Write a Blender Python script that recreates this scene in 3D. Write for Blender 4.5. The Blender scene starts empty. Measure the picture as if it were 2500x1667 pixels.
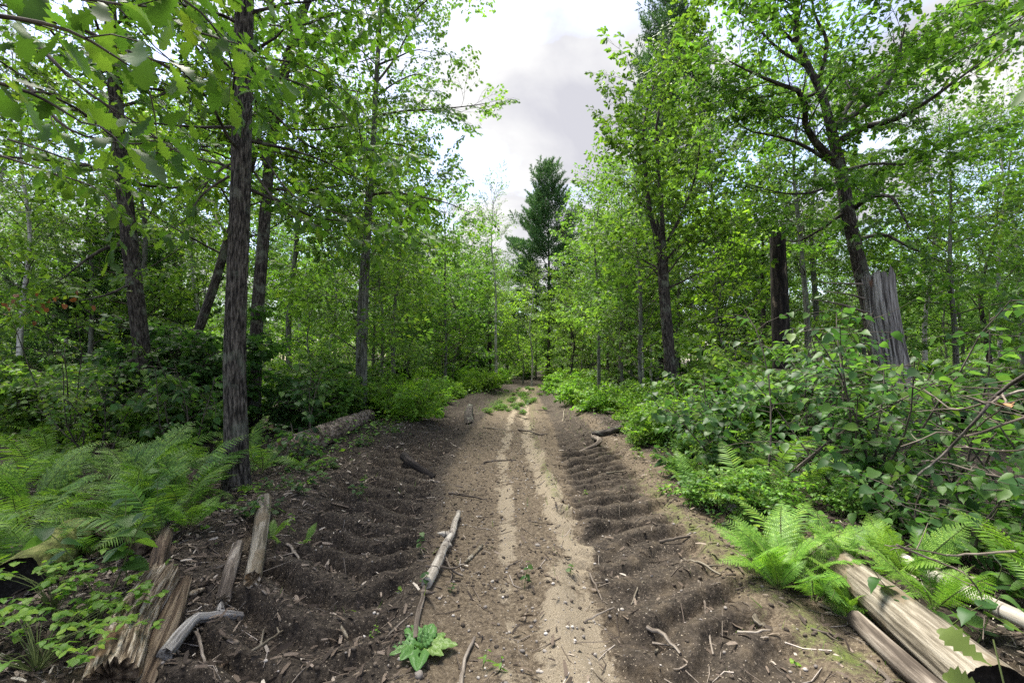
import bpy, math, random
import numpy as np
from mathutils import Matrix, Vector

R = math.radians
rng = np.random.default_rng(11)
random.seed(11)
S = bpy.context.scene
COL = S.collection

# ------------------------------------------------------------------ camera
CAM_H, PITCH, FPX = 1.5, R(2.4), 1111.0
cam_d = bpy.data.cameras.new("camera")
cam = bpy.data.objects.new("camera", cam_d)
COL.objects.link(cam)
cam.location = (0, 0, CAM_H)
cam.rotation_euler = (R(90) + PITCH, 0, 0)
cam_d.sensor_width = 36
cam_d.lens = 36 * FPX / 2500
cam_d.clip_start, cam_d.clip_end = 0.05, 3000
S.camera = cam

# ------------------------------------------------------------------ light
SUN_EL, SUN_AZ = R(68), R(-35)       # azimuth measured from +Y (view direction), negative = left
EXPOSURE = 2.3
S.view_settings.view_transform = 'Standard'
S.view_settings.look = 'None'
S.view_settings.gamma = 1
S.view_settings.exposure = EXPOSURE
S.view_settings.use_curve_mapping = False
cy = S.cycles
cy.max_bounces, cy.diffuse_bounces, cy.glossy_bounces, cy.transmission_bounces = 9, 8, 2, 8
cy.use_denoising = False
cy.denoiser = 'OPENIMAGEDENOISE'
cy.sample_clamp_indirect = 4
cy.caustics_reflective = cy.caustics_refractive = False

world = bpy.data.worlds.new("World")
S.world = world
world.use_nodes = True
wn, wl = world.node_tree.nodes, world.node_tree.links
wn.clear()
def N(nodes, kind, **kw):
    n = nodes.new(kind)
    for k, v in kw.items():
        setattr(n, k, v)
    return n
w_out = N(wn, 'ShaderNodeOutputWorld')
w_bg = N(wn, 'ShaderNodeBackground')
w_bg.inputs[1].default_value = 0.1
w_sky = N(wn, 'ShaderNodeTexSky', sky_type='NISHITA', sun_disc=False)
w_sky.sun_elevation, w_sky.sun_rotation = SUN_EL, SUN_AZ
w_sky.air_density, w_sky.dust_density = 1.0, 1.0
tc = N(wn, 'ShaderNodeTexCoord')
sep = N(wn, 'ShaderNodeSeparateXYZ')
wl.new(tc.outputs['Generated'], sep.inputs[0])
zadd = N(wn, 'ShaderNodeMath', operation='ADD'); zadd.inputs[1].default_value = 0.22
wl.new(sep.outputs[2], zadd.inputs[0])
zmax = N(wn, 'ShaderNodeMath', operation='MAXIMUM'); zmax.inputs[1].default_value = 0.08
wl.new(zadd.outputs[0], zmax.inputs[0])
comb = N(wn, 'ShaderNodeCombineXYZ')
for i in (0, 1):
    dv = N(wn, 'ShaderNodeMath', operation='DIVIDE')
    wl.new(sep.outputs[i], dv.inputs[0]); wl.new(zmax.outputs[0], dv.inputs[1])
    wl.new(dv.outputs[0], comb.inputs[i])
mp = N(wn, 'ShaderNodeMapping'); mp.inputs['Location'].default_value = (3.1, 1.7, 0)
wl.new(comb.outputs[0], mp.inputs[0])
n1 = N(wn, 'ShaderNodeTexNoise'); n1.inputs['Scale'].default_value = 1.1; n1.inputs['Detail'].default_value = 7; n1.inputs['Roughness'].default_value = 0.55
n2 = N(wn, 'ShaderNodeTexNoise'); n2.inputs['Scale'].default_value = 1.9; n2.inputs['Detail'].default_value = 6; n2.inputs['Roughness'].default_value = 0.5
n2.inputs['Distortion'].default_value = 0.4
wl.new(mp.outputs[0], n1.inputs['Vector']); wl.new(mp.outputs[0], n2.inputs['Vector'])
cov = N(wn, 'ShaderNodeValToRGB')
cov.color_ramp.elements[0].position, cov.color_ramp.elements[1].position = 0.44, 0.54
wl.new(n1.outputs[0], cov.inputs[0])
cc = N(wn, 'ShaderNodeValToRGB')
cc.color_ramp.elements[0].position, cc.color_ramp.elements[1].position = 0.40, 0.60
cc.color_ramp.elements[0].color = (1.46, 1.46, 1.59, 1)
cc.color_ramp.elements[1].color = (2.2, 2.19, 2.17, 1)
wl.new(n2.outputs[0], cc.inputs[0])
sk = N(wn, 'ShaderNodeMix', data_type='RGBA', blend_type='MULTIPLY'); sk.inputs[0].default_value = 1
sk.inputs[7].default_value = (1.15, 1.0, 1.0, 1)
wl.new(w_sky.outputs[0], sk.inputs[6])
wm = N(wn, 'ShaderNodeMix', data_type='RGBA')
wl.new(cov.outputs[0], wm.inputs[0]); wl.new(sk.outputs[2], wm.inputs[6]); wl.new(cc.outputs[0], wm.inputs[7])
wl.new(wm.outputs[2], w_bg.inputs[0]); wl.new(w_bg.outputs[0], w_out.inputs[0])

sun_d = bpy.data.lights.new("sun", 'SUN')
sun_d.energy, sun_d.angle, sun_d.color = 3.0, R(26), (1.0, 0.95, 0.86)
sun = bpy.data.objects.new("sun", sun_d)
COL.objects.link(sun)
sd = Vector((math.sin(SUN_AZ) * math.cos(SUN_EL), math.cos(SUN_AZ) * math.cos(SUN_EL), math.sin(SUN_EL)))
sun.rotation_euler = (-sd).to_track_quat('-Z', 'Y').to_euler()
sun.location = sd * 60

# ------------------------------------------------------------------ noise
def _h(ix, iy, iz, seed):
    n = (ix.astype(np.int64) * 374761393 + iy.astype(np.int64) * 668265263 + iz.astype(np.int64) * 2147483647 + seed * 1274126177) & 0xffffffff
    n = ((n ^ (n >> 13)) * 1274126177) & 0xffffffff
    n = (n ^ (n >> 16)) & 0xffffff
    return n / float(0xffffff)
def vn(x, y, z=0.0, seed=0):
    x, y, z = np.broadcast_arrays(np.asarray(x, float), np.asarray(y, float), np.asarray(z, float))
    ix, iy, iz = np.floor(x), np.floor(y), np.floor(z)
    fx, fy, fz = x - ix, y - iy, z - iz
    u, v, w = (t * t * (3 - 2 * t) for t in (fx, fy, fz))
    o = 0
    for dx in (0, 1):
        for dy in (0, 1):
            for dz in (0, 1):
                o = o + _h(ix + dx, iy + dy, iz + dz, seed) * (u if dx else 1 - u) * (v if dy else 1 - v) * (w if dz else 1 - w)
    return o
def fbm(x, y, z=0.0, seed=0, oct=4):
    x, y, z = np.asarray(x, float), np.asarray(y, float), np.asarray(z, float)
    s, a, t = 0, 1.0, 0
    for i in range(oct):
        s = s + a * vn(x * 2 ** i + 17.3 * i, y * 2 ** i + 5.1 * i, z * 2 ** i, seed + i)
        t += a
        a *= 0.5
    return s / t
def sm(e0, e1, x):
    t = np.clip((x - e0) / (e1 - e0), 0, 1)
    return t * t * (3 - 2 * t)

# ------------------------------------------------------------------ terrain shape
def interp(xs, ys, v):
    return np.interp(v, xs, ys)
TY = [0, 2.9, 5.2, 7.6, 9.8, 14, 18, 21, 24, 26, 28, 31, 35]
TC = [-0.05, -0.08, -0.15, -0.2, -0.2, 0.0, 0.25, 0.35, 0.6, 1.1, 2.3, 5.5, 13.0]   # track centre
TH = [2.3, 2.25, 2.2, 2.2, 2.1, 1.8, 1.4, 1.2, 1.1, 1.05, 1.05, 1.05, 1.05]                 # half width
def tcen(y): return interp(TY, TC, y)
def thalf(y): return interp(TY, TH, y)
def track_edge(x, y):
    """>0 inside the churned track"""
    return thalf(y) + (fbm(x * 1.3, y * 0.8, 0, 5, 3) - 0.5) * 0.9 - np.abs(x - tcen(y)) + np.where(x < 0, -0.1, 0)
def rut_dx(x, y):
    l = x - (tcen(y) - interp([0, 3, 6, 10, 20], [1.12, 1.15, 1.38, 1.4, 1.1], y))
    r = x - (tcen(y) + interp([0, 3, 6, 10, 20], [1.0, 1.05, 1.3, 1.55, 1.2], y))
    return l, r
def ground_h(x, y):
    x, y = np.asarray(x, float), np.asarray(y, float)
    e = track_edge(x, y)
    inside = sm(-0.35, 0.25, e)
    h = (fbm(x * 0.22, y * 0.22, 0, 31, 3) - 0.5) * 0.5 * sm(2.2, 7, np.abs(x - tcen(y)))
    h = h + 0.10 * sm(-1.6, -0.25, e) * (1 - inside) * 1.3
    near = 1 - sm(13, 22, y)
    l, r = rut_dx(x, y)
    clod = fbm(x * 9, y * 9, 0, 7, 3) - 0.5
    wob = (fbm(x * 1.6, y * 1.6, 0, 3, 2) - 0.5)
    for d, off in ((l, 0.1), (r, 0.0)):
        w = 1 - sm(0.44, 0.62, np.abs(d) + wob * 0.25)
        pitch = 0.33
        out = -d if off > 0 else d            # outward across the rut
        vee = 0.42 - 0.24 * (1 - sm(2.6, 4.2, y))   # the lugs' point lies further in close by
        ph = (y + off - 0.55 * np.maximum(out + vee, -1.5 * (out + vee)) + wob * 0.34 + (fbm(x * 5, y * 5, 0, 91, 2) - .5) * .10) / pitch
        f = ph - np.floor(ph)
        lug = sm(0.0, 0.16, f) * (1 - sm(0.36, 0.98, f))
        worn = (0.55 + 0.45 * sm(0.36, 0.56, fbm(x * 1.1 + 9, y * 1.1, 0, 12, 2))) * (0.7 + 0.6 * fbm(x * 4.1, y * 4.1, 0, 13, 2))
        h = h + w * near * (-0.065 + (0.135 if off > 0 else 0.10) * lug * worn)
        shoulder = np.exp(-((np.abs(d) - 0.66) / 0.13) ** 2)
        h = h + shoulder * near * 0.05 * inside * (0.4 + fbm(x * 2, y * 2, 0, 19, 2) * 1.2)
    mid = np.exp(-((x - tcen(y) - 0.08) / 0.22) ** 2)
    h = h + 0.03 * mid * near
    for c in (0.06, 0.50):
        g = np.exp(-((x - tcen(y) - c - (fbm(y * 0.5, c, 0, 41, 2) - .5) * .3) / 0.10) ** 2)
        h = h - 0.03 * g * near
    nd = 1 - sm(8, 16, y)
    h = h + clod * 0.055 * nd * (0.45 + 0.8 * fbm(x * 1.4, y * 1.4, 0, 77, 2))
    h = h + (fbm(x * 2.5, y * 2.5, 0, 23, 3) - 0.5) * 0.07
    return h
def sand_mask(x, y):
    c = x - tcen(y)
    wob = (fbm(x * 2.2, y * 1.1, 0, 51, 3) - 0.5)
    k = interp([0, 2.2, 3.4, 5.2, 8, 12, 20], [0.42, 0.42, 0.50, 0.55, 0.55, 0.45, 0.2], y)
    wd = interp([0, 2.2, 3.0, 4.5, 8, 14], [.34, .30, .20, .15, .16, .12], y)
    a = np.exp(-((c - k + wob * 0.35) / wd) ** 2)
    b = np.exp(-((c - 0.06 + wob * 0.25) / 0.11) ** 2) * (.55 + .45 * sm(3.0, 5, y))
    s = np.maximum(a, b) * (0.35 + 1.1 * fbm(x * 3.2, y * 1.6, 0, 61, 3))
    return np.clip(s * (0.35 + 1.3 * fbm(x * 9, y * 5, 0, 71, 3)) * 0.95 - 0.10, 0, 1)

# ------------------------------------------------------------------ picture -> place
def P(u, v, Y):
    a, b = (u - 1250) / FPX, (833.5 - v) / FPX
    d = np.array([a, math.cos(PITCH) - b * math.sin(PITCH), math.sin(PITCH) + b * math.cos(PITCH)])
    return np.array([0, 0, CAM_H]) + d * (Y / d[1])
def G(u, v, dz=0.0):
    a, b = (u - 1250) / FPX, (833.5 - v) / FPX
    d = np.array([a, math.cos(PITCH) - b * math.sin(PITCH), math.sin(PITCH) + b * math.cos(PITCH)])
    z = 0.0
    for _ in range(4):
        p = np.array([0, 0, CAM_H]) + d * ((z - CAM_H) / d[2])
        z = float(ground_h(p[0], p[1]))
    p[2] = z + dz
    return p
def gz(x, y): return float(ground_h(x, y))

# ------------------------------------------------------------------ mesh helper
class MB:
    def __init__(self): self.V, self.T, self.Q, self.B, self.tm, self.qm, self.n = [], [], [], [], [], [], 0
    def add(self, V, tris=None, quads=None, mat=0, bk=None):
        V = np.asarray(V, float).reshape(-1, 3)
        self.V.append(V)
        self.B.append(V if bk is None else np.asarray(bk, float).reshape(-1, 3))
        if tris is not None and len(tris):
            t = np.asarray(tris, np.int64).reshape(-1, 3) + self.n
            self.T.append(t); self.tm.append(np.full(len(t), mat))
        if quads is not None and len(quads):
            q = np.asarray(quads, np.int64).reshape(-1, 4) + self.n
            self.Q.append(q); self.qm.append(np.full(len(q), mat))
        self.n += len(V)
        return self
    def mesh(self, name, mats, smooth=False, bk=True, attrs=None):
        me = bpy.data.meshes.new(name)
        V = np.concatenate(self.V) if self.V else np.zeros((0, 3))
        T = np.concatenate(self.T) if self.T else np.zeros((0, 3), np.int64)
        Q = np.concatenate(self.Q) if self.Q else np.zeros((0, 4), np.int64)
        me.vertices.add(len(V)); me.vertices.foreach_set('co', V.astype(np.float32).ravel())
        nl = len(T) * 3 + len(Q) * 4
        me.loops.add(nl)
        me.loops.foreach_set('vertex_index', np.concatenate([T.ravel(), Q.ravel()]).astype(np.int32))
        me.polygons.add(len(T) + len(Q))
        st = np.concatenate([np.arange(len(T)) * 3, len(T) * 3 + np.arange(len(Q)) * 4]).astype(np.int32)
        me.polygons.foreach_set('loop_start', st)
        mi = np.concatenate((self.tm or [np.zeros(0)]) + (self.qm or [np.zeros(0)])).astype(np.int32)
        if len(mi): me.polygons.foreach_set('material_index', mi)
        for m in (mats if isinstance(mats, (list, tuple)) else [mats]): me.materials.append(m)
        me.update(calc_edges=True)
        if smooth: me.shade_smooth()
        if bk:
            a = me.attributes.new('bk', 'FLOAT_VECTOR', 'POINT')
            a.data.foreach_set('vector', np.concatenate(self.B).astype(np.float32).ravel())
        for k, v in (attrs or {}).items():
            a = me.attributes.new(k, 'FLOAT', 'POINT')
            a.data.foreach_set('value', np.asarray(v, np.float32))
        return me

def obj(name, me, parent=None, loc=None, mat=None):
    o = bpy.data.objects.new(name, me)
    COL.objects.link(o)
    if parent is not None: o.parent = parent
    if mat is not None: o.matrix_basis = mat
    elif loc is not None: o.location = loc
    return o
def tag(o, label, cat, group=None, kind=None):
    if label: o['label'] = label
    if cat: o['category'] = cat
    if group: o['group'] = group
    if kind: o['kind'] = kind
    return o
def thing(name, label, cat, loc=(0, 0, 0), group=None):
    return tag(obj(name, None, None, loc), label, cat, group)
def stuff_part(o): o['kind'] = 'stuff'; return o
def copy_tree(o, parent=None):
    c = o.copy(); COL.objects.link(c)
    if parent is not None: c.parent = parent
    for ch in KIDS.get(o, ()): copy_tree(ch, c)
    return c
KIDS = {}

def frame(p, q):
    d = q - p
    d = d / (np.linalg.norm(d) + 1e-9)
    return d
def resample(P_, n):
    P_ = np.asarray(P_, float)
    L = np.concatenate([[0], np.cumsum(np.linalg.norm(np.diff(P_, axis=0), axis=1))])
    # Catmull style smoothing through cubic interpolation on arc length
    t = np.linspace(0, L[-1], n)
    if len(P_) < 3:
        return np.stack([np.interp(t, L, P_[:, k]) for k in range(3)], 1)
    m = np.gradient(P_, L, axis=0)
    i = np.clip(np.searchsorted(L, t, 'right') - 1, 0, len(P_) - 2)
    h = (L[i + 1] - L[i])[:, None]; s = ((t - L[i])[:, None]) / h
    a, b, ma, mb = P_[i], P_[i + 1], m[i] * h, m[i + 1] * h
    return (2*s**3-3*s**2+1)*a + (s**3-2*s**2+s)*ma + (-2*s**3+3*s**2)*b + (s**3-s**2)*mb
def tube(mb, pts, rad, sides=6, mat=0, cap0=False, cap1=False, disp=None, off=0.0, capmat=None):
    """a tapering tube along pts; disp(theta, s, r) -> radius factor"""
    pts = np.asarray(pts, float); n = len(pts)
    rad = np.broadcast_to(np.asarray(rad, float), (n,))
    t = np.gradient(pts, axis=0); t /= np.linalg.norm(t, axis=1)[:, None] + 1e-9
    ref = np.array([0, 0, 1.0]) if abs(t[0, 2]) < 0.8 else np.array([1.0, 0, 0])
    x = np.cross(ref, t[0]); x /= np.linalg.norm(x)
    X = np.empty_like(pts)
    for i in range(n):
        x = x - t[i] * np.dot(x, t[i]); x /= np.linalg.norm(x) + 1e-9
        X[i] = x
    Y = np.cross(t, X)
    th = np.linspace(0, 2 * math.pi, sides, endpoint=False)
    s = np.concatenate([[0], np.cumsum(np.linalg.norm(np.diff(pts, axis=0), axis=1))]) + off
    rr = np.repeat(rad[:, None], sides, 1)
    if disp is not None: rr = rr * disp(np.repeat(th[None], n, 0), np.repeat(s[:, None], sides, 1), rr)
    V = pts[:, None] + rr[..., None] * (np.cos(th)[None, :, None] * X[:, None] + np.sin(th)[None, :, None] * Y[:, None])
    r0 = rad.max()
    bk = np.stack([np.cos(th)[None] * rr, np.sin(th)[None] * rr, np.repeat(s[:, None], sides, 1)], -1)
    i = np.arange(n - 1)[:, None] * sides; j = np.arange(sides)[None]; k = (j + 1) % sides
    q = np.stack([i + j, i + k, i + sides + k, i + sides + j], -1).reshape(-1, 4)
    mb.add(V, quads=q, mat=mat, bk=bk)
    cm = mat if capmat is None else capmat
    for flag, row, c in ((cap0, 0, pts[0]), (cap1, n - 1, pts[-1])):
        if flag:
            ring = V[row]
            # ring duplicated so that the cut face stays crisp
            vv = np.concatenate([ring, [ring.mean(0)]])
            tri = [(sides, a, (a + 1) % sides) if row else (sides, (a + 1) % sides, a) for a in range(sides)]
            rel = vv - c
            mb.add(vv, tris=tri, mat=cm, bk=np.stack([rel @ X[row], rel @ Y[row], np.full(len(vv), 77.0)], 1))
    return V

# ------------------------------------------------------------------ materials
def newmat(name):
    m = bpy.data.materials.new(name); m.use_nodes = True
    nt = m.node_tree; nt.nodes.clear()
    return m, nt.nodes, nt.links
def ramp(nodes, stops, interp_='LINEAR'):
    r = nodes.new('ShaderNodeValToRGB'); cr = r.color_ramp; cr.interpolation = interp_
    while len(cr.elements) < len(stops): cr.elements.new(0.5)
    for e, (p, c) in zip(cr.elements, stops):
        e.position = p; e.color = (c[0], c[1], c[2], 1) if len(c) == 3 else c
    return r
def leaf_mat(name, dark, mid, light, trans, tf=0.48, rough=0.5, spec=0.25, vein=False):
    m, n, l = newmat(name)
    out = n.new('ShaderNodeOutputMaterial')
    geo = n.new('ShaderNodeNewGeometry'); oi = n.new('ShaderNodeObjectInfo')
    ad = N(n, 'ShaderNodeMath', operation='ADD'); l.new(geo.outputs['Random Per Island'], ad.inputs[0]); l.new(oi.outputs['Random'], ad.inputs[1])
    fr = N(n, 'ShaderNodeMath', operation='FRACT'); l.new(ad.outputs[0], fr.inputs[0])
    dark, mid, light = (tuple(c * k for c, k in zip(q, (1.02, 0.98, 1.15))) for q in (dark, mid, light))
    r = ramp(n, [(0.0, dark), (0.5, mid), (0.92, light), (1.0, tuple(min(1, c * k) for c, k in zip(light, (1.35, 1.1, 0.9))))])
    l.new(fr.outputs[0], r.inputs[0])
    tx = n.new('ShaderNodeTexCoord')
    nz = n.new('ShaderNodeTexNoise'); nz.inputs['Scale'].default_value = 0.8; nz.inputs['Detail'].default_value = 2
    l.new(tx.outputs['Object'], nz.inputs['Vector'])
    hs = n.new('ShaderNodeHueSaturation')
    mr = n.new('ShaderNodeMapRange'); mr.inputs[1].default_value, mr.inputs[2].default_value = 0.3, 0.7
    mr.inputs[3].default_value, mr.inputs[4].default_value = 0.75, 1.25
    l.new(nz.outputs[0], mr.inputs[0]); l.new(mr.outputs[0], hs.inputs['Value'])
    l.new(r.outputs[0], hs.inputs['Color'])
    hm = n.new('ShaderNodeMapRange'); hm.inputs[3].default_value, hm.inputs[4].default_value = 0.490, 0.508
    l.new(oi.outputs['Random'], hm.inputs[0]); l.new(hm.outputs[0], hs.inputs['Hue'])
    col = hs.outputs[0]
    pb = n.new('ShaderNodeBsdfPrincipled')
    pb.inputs['Roughness'].default_value = rough; pb.inputs['Specular IOR Level'].default_value = spec
    l.new(col, pb.inputs['Base Color'])
    tr = n.new('ShaderNodeBsdfTranslucent')
    tm = N(n, 'ShaderNodeMix', data_type='RGBA', blend_type='MULTIPLY'); tm.inputs[0].default_value = 1
    l.new(col, tm.inputs[6]); tm.inputs[7].default_value = (*trans, 1)
    l.new(tm.outputs[2], tr.inputs[0])
    mx = n.new('ShaderNodeMixShader'); mx.inputs[0].default_value = tf
    l.new(pb.outputs[0], mx.inputs[1]); l.new(tr.outputs[0], mx.inputs[2]); l.new(mx.outputs[0], out.inputs[0])
    return m
TRN = (1.6, 1.65, 0.9)
M_OAK = leaf_mat('oak_leaf', (0.045, 0.10, 0.014), (0.070, 0.155, 0.018), (0.115, 0.225, 0.026), TRN)
M_MAPLE = leaf_mat('maple_leaf', (0.055, 0.12, 0.022), (0.085, 0.185, 0.026), (0.14, 0.26, 0.036), TRN)
M_BIRCH = leaf_mat('birch_leaf', (0.05, 0.115, 0.022), (0.080, 0.170, 0.028), (0.125, 0.235, 0.036), TRN)
M_HAZEL = leaf_mat('hazel_leaf', (0.032, 0.082, 0.022), (0.052, 0.128, 0.027), (0.092, 0.20, 0.034), TRN, rough=0.46)
M_BRIGHT = leaf_mat('bright_leaf', (0.085, 0.19, 0.018), (0.125, 0.265, 0.024), (0.19, 0.36, 0.035), TRN)
M_DARKL = leaf_mat('dark_leaf', (0.03, 0.075, 0.016), (0.045, 0.105, 0.02), (0.07, 0.15, 0.028), TRN)
M_PINE = leaf_mat('pine_needle', (0.04, 0.10, 0.032), (0.07, 0.16, 0.045), (0.115, 0.225, 0.06), (1.3, 1.4, 1.0), tf=0.25)
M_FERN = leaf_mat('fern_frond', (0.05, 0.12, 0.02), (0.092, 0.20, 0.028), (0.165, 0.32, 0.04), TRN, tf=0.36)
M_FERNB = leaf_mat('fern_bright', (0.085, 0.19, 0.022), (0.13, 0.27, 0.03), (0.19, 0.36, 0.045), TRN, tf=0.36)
M_PLANT = leaf_mat('plantain_leaf', (0.075, 0.175, 0.035), (0.09, 0.20, 0.045), (0.11, 0.23, 0.055), TRN, tf=0.2, rough=0.45)
M_RED = leaf_mat('withered_leaf', (0.10, 0.035, 0.012), (0.18, 0.07, 0.02), (0.26, 0.12, 0.035), (1.3, 1.2, 1.0), tf=0.3)
M_GRASS = leaf_mat('grass_blade', (0.07, 0.15, 0.02), (0.115, 0.22, 0.03), (0.18, 0.30, 0.05), TRN, tf=0.3)
M_YEL = leaf_mat('yellow_green_leaf', (0.10, 0.15, 0.025), (0.12, 0.17, 0.03), (0.15, 0.19, 0.04), TRN, tf=0.3)

def bark_mat(name, dark, mid, light, fz=0.16, scale=26, bump=0.6, lichen=0.0, rough=0.9, band=False, patch=None):
    m, n, l = newmat(name)
    out = n.new('ShaderNodeOutputMaterial'); pb = n.new('ShaderNodeBsdfPrincipled')
    pb.inputs['Roughness'].default_value = rough; pb.inputs['Specular IOR Level'].default_value = 0.2
    at = N(n, 'ShaderNodeAttribute', attribute_name='bk')
    oi = n.new('ShaderNodeObjectInfo')
    off = N(n, 'ShaderNodeVectorMath', operation='ADD')
    l.new(at.outputs['Vector'], off.inputs[0])
    cb = n.new('ShaderNodeCombineXYZ'); mu = N(n, 'ShaderNodeMath', operation='MULTIPLY'); mu.inputs[1].default_value = 37
    l.new(oi.outputs['Random'], mu.inputs[0]); l.new(mu.outputs[0], cb.inputs[2]); l.new(cb.outputs[0], off.inputs[1])
    mp = n.new('ShaderNodeMapping'); mp.inputs['Scale'].default_value = (1, 1, fz)
    l.new(off.outputs[0], mp.inputs[0])
    nz = n.new('ShaderNodeTexNoise'); nz.inputs['Scale'].default_value = scale; nz.inputs['Detail'].default_value = 6; nz.inputs['Roughness'].default_value = 0.65
    l.new(mp.outputs[0], nz.inputs['Vector'])
    r = ramp(n, [(0.40, dark), (0.51, mid), (0.62, light)])
    l.new(nz.outputs[0], r.inputs[0])
    col = r.outputs[0]
    hgt = nz.outputs[0]
    if band:   # birch-like dark horizontal marks
        mp2 = n.new('ShaderNodeMapping'); mp2.inputs['Scale'].default_value = (0.35, 0.35, 3.2)
        l.new(off.outputs[0], mp2.inputs[0])
        nb = n.new('ShaderNodeTexNoise'); nb.inputs['Scale'].default_value = 9; nb.inputs['Detail'].default_value = 3
        l.new(mp2.outputs[0], nb.inputs['Vector'])
        rb = ramp(n, [(0.56, (0, 0, 0)), (0.62, (1, 1, 1))])
        l.new(nb.outputs[0], rb.inputs[0])
        mx = N(n, 'ShaderNodeMix', data_type='RGBA'); mx.inputs[7].default_value = (0.04, 0.035, 0.03, 1)
        l.new(rb.outputs[0], mx.inputs[0]); l.new(col, mx.inputs[6]); col = mx.outputs[2]
    if patch is not None:  # big stains with a shape of their own
        nb = n.new('ShaderNodeTexNoise'); nb.inputs['Scale'].default_value = patch[0]; nb.inputs['Detail'].default_value = 4
        mp3 = n.new('ShaderNodeMapping'); mp3.inputs['Scale'].default_value = (1, 1, 0.45)
        l.new(off.outputs[0], mp3.inputs[0]); l.new(mp3.outputs[0], nb.inputs['Vector'])
        rb = ramp(n, [(patch[1], (0, 0, 0)), (patch[1] + 0.06, (1, 1, 1))]); l.new(nb.outputs[0], rb.inputs[0])
        mx = N(n, 'ShaderNodeMix', data_type='RGBA'); mx.inputs[7].default_value = (*patch[2], 1)
        l.new(rb.outputs[0], mx.inputs[0]); l.new(col, mx.inputs[6]); col = mx.outputs[2]
    if lichen > 0:
        nl_ = n.new('ShaderNodeTexNoise'); nl_.inputs['Scale'].default_value = 5; nl_.inputs['Detail'].default_value = 5
        l.new(off.outputs[0], nl_.inputs['Vector'])
        rl = ramp(n, [(0.54, (0, 0, 0)), (0.66, (lichen, lichen, lichen))]); l.new(nl_.outputs[0], rl.inputs[0])
        mx = N(n, 'ShaderNodeMix', data_type='RGBA'); mx.inputs[7].default_value = (0.20, 0.23, 0.17, 1)
        l.new(rl.outputs[0], mx.inputs[0]); l.new(col, mx.inputs[6]); col = mx.outputs[2]
    l.new(col, pb.inputs['Base Color'])
    bp = n.new('ShaderNodeBump'); bp.inputs['Strength'].default_value = bump; bp.inputs['Distance'].default_value = 0.02
    l.new(hgt, bp.inputs['Height']); l.new(bp.outputs[0], pb.inputs['Normal'])
    l.new(pb.outputs[0], out.inputs[0])
    return m
M_BOAK = bark_mat('oak_bark', (0.009, 0.008, 0.007), (0.060, 0.053, 0.045), (0.145, 0.13, 0.11), lichen=0.3, scale=48, fz=0.17, bump=1.0)
M_BDARK = bark_mat('dark_bark', (0.012, 0.010, 0.009), (0.042, 0.036, 0.031), (0.10, 0.088, 0.075), lichen=0.45, scale=42, fz=0.22, bump=0.9)
M_BMAP = bark_mat('maple_bark', (0.05, 0.052, 0.045), (0.10, 0.10, 0.085), (0.17, 0.17, 0.15), lichen=0.6, bump=0.35)
M_BGREY = bark_mat('grey_bark', (0.06, 0.06, 0.052), (0.12, 0.12, 0.105), (0.20, 0.20, 0.18), lichen=0.5, bump=0.3)
M_BBIRCH = bark_mat('birch_bark', (0.26, 0.25, 0.23), (0.42, 0.41, 0.38), (0.58, 0.57, 0.53), band=True, bump=0.2, scale=12)
M_TWIG = bark_mat('twig_bark', (0.03, 0.026, 0.022), (0.07, 0.06, 0.05), (0.13, 0.11, 0.09), bump=0.2)
M_STEM = bark_mat('green_stem', (0.06, 0.08, 0.03), (0.10, 0.13, 0.04), (0.14, 0.17, 0.06), bump=0.1)
M_CHAR = bark_mat('charred_bark', (0.008, 0.007, 0.007), (0.022, 0.018, 0.016), (0.06, 0.05, 0.042), scale=18, bump=0.9, patch=(3.2, 0.66, (0.30, 0.24, 0.18)))
M_SNAG = bark_mat('weathered_wood', (0.03, 0.027, 0.024), (0.17, 0.16, 0.148), (0.34, 0.325, 0.30), fz=0.05, scale=30, bump=1.0, patch=(3.5, 0.66, (0.10, 0.06, 0.04)))
M_PALE = bark_mat('bare_pale_wood', (0.075, 0.064, 0.045), (0.16, 0.14, 0.104), (0.26, 0.235, 0.185), fz=0.07, scale=34, bump=0.8, patch=(6.5, 0.53, (0.13, 0.105, 0.07)))
M_ROT = bark_mat('rotten_wood', (0.045, 0.03, 0.018), (0.19, 0.15, 0.10), (0.42, 0.37, 0.29), fz=0.10, scale=55, bump=1.0, patch=(7.0, 0.56, (0.11, 0.07, 0.035)))
M_BROWN = bark_mat('brown_rot_wood', (0.022, 0.015, 0.010), (0.082, 0.058, 0.038), (0.17, 0.135, 0.092), fz=0.06, scale=30, bump=0.9)
M_LOGB = bark_mat('rough_log_bark', (0.035, 0.026, 0.020), (0.15, 0.115, 0.09), (0.30, 0.245, 0.20), fz=0.6, scale=14, bump=1.0)
M_STICK = bark_mat('weathered_stick', (0.05, 0.04, 0.031), (0.13, 0.108, 0.086), (0.26, 0.23, 0.19), fz=0.08, bump=0.4)
M_WSTICK = bark_mat('peeled_stick', (0.16, 0.14, 0.115), (0.32, 0.295, 0.25), (0.44, 0.415, 0.365), fz=0.1, scale=14, bump=0.3, band=True)
M_ENDBLK = bark_mat('black_end', (0.006, 0.0055, 0.005), (0.011, 0.010, 0.009), (0.022, 0.02, 0.018), fz=1, scale=40, bump=0.5)  # near-black colour for the recessed log ends
M_MOSSW = bark_mat('mossy_wood', (0.05, 0.055, 0.015), (0.10, 0.12, 0.03), (0.17, 0.17, 0.06), fz=0.6, scale=20, bump=0.8)

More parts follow.
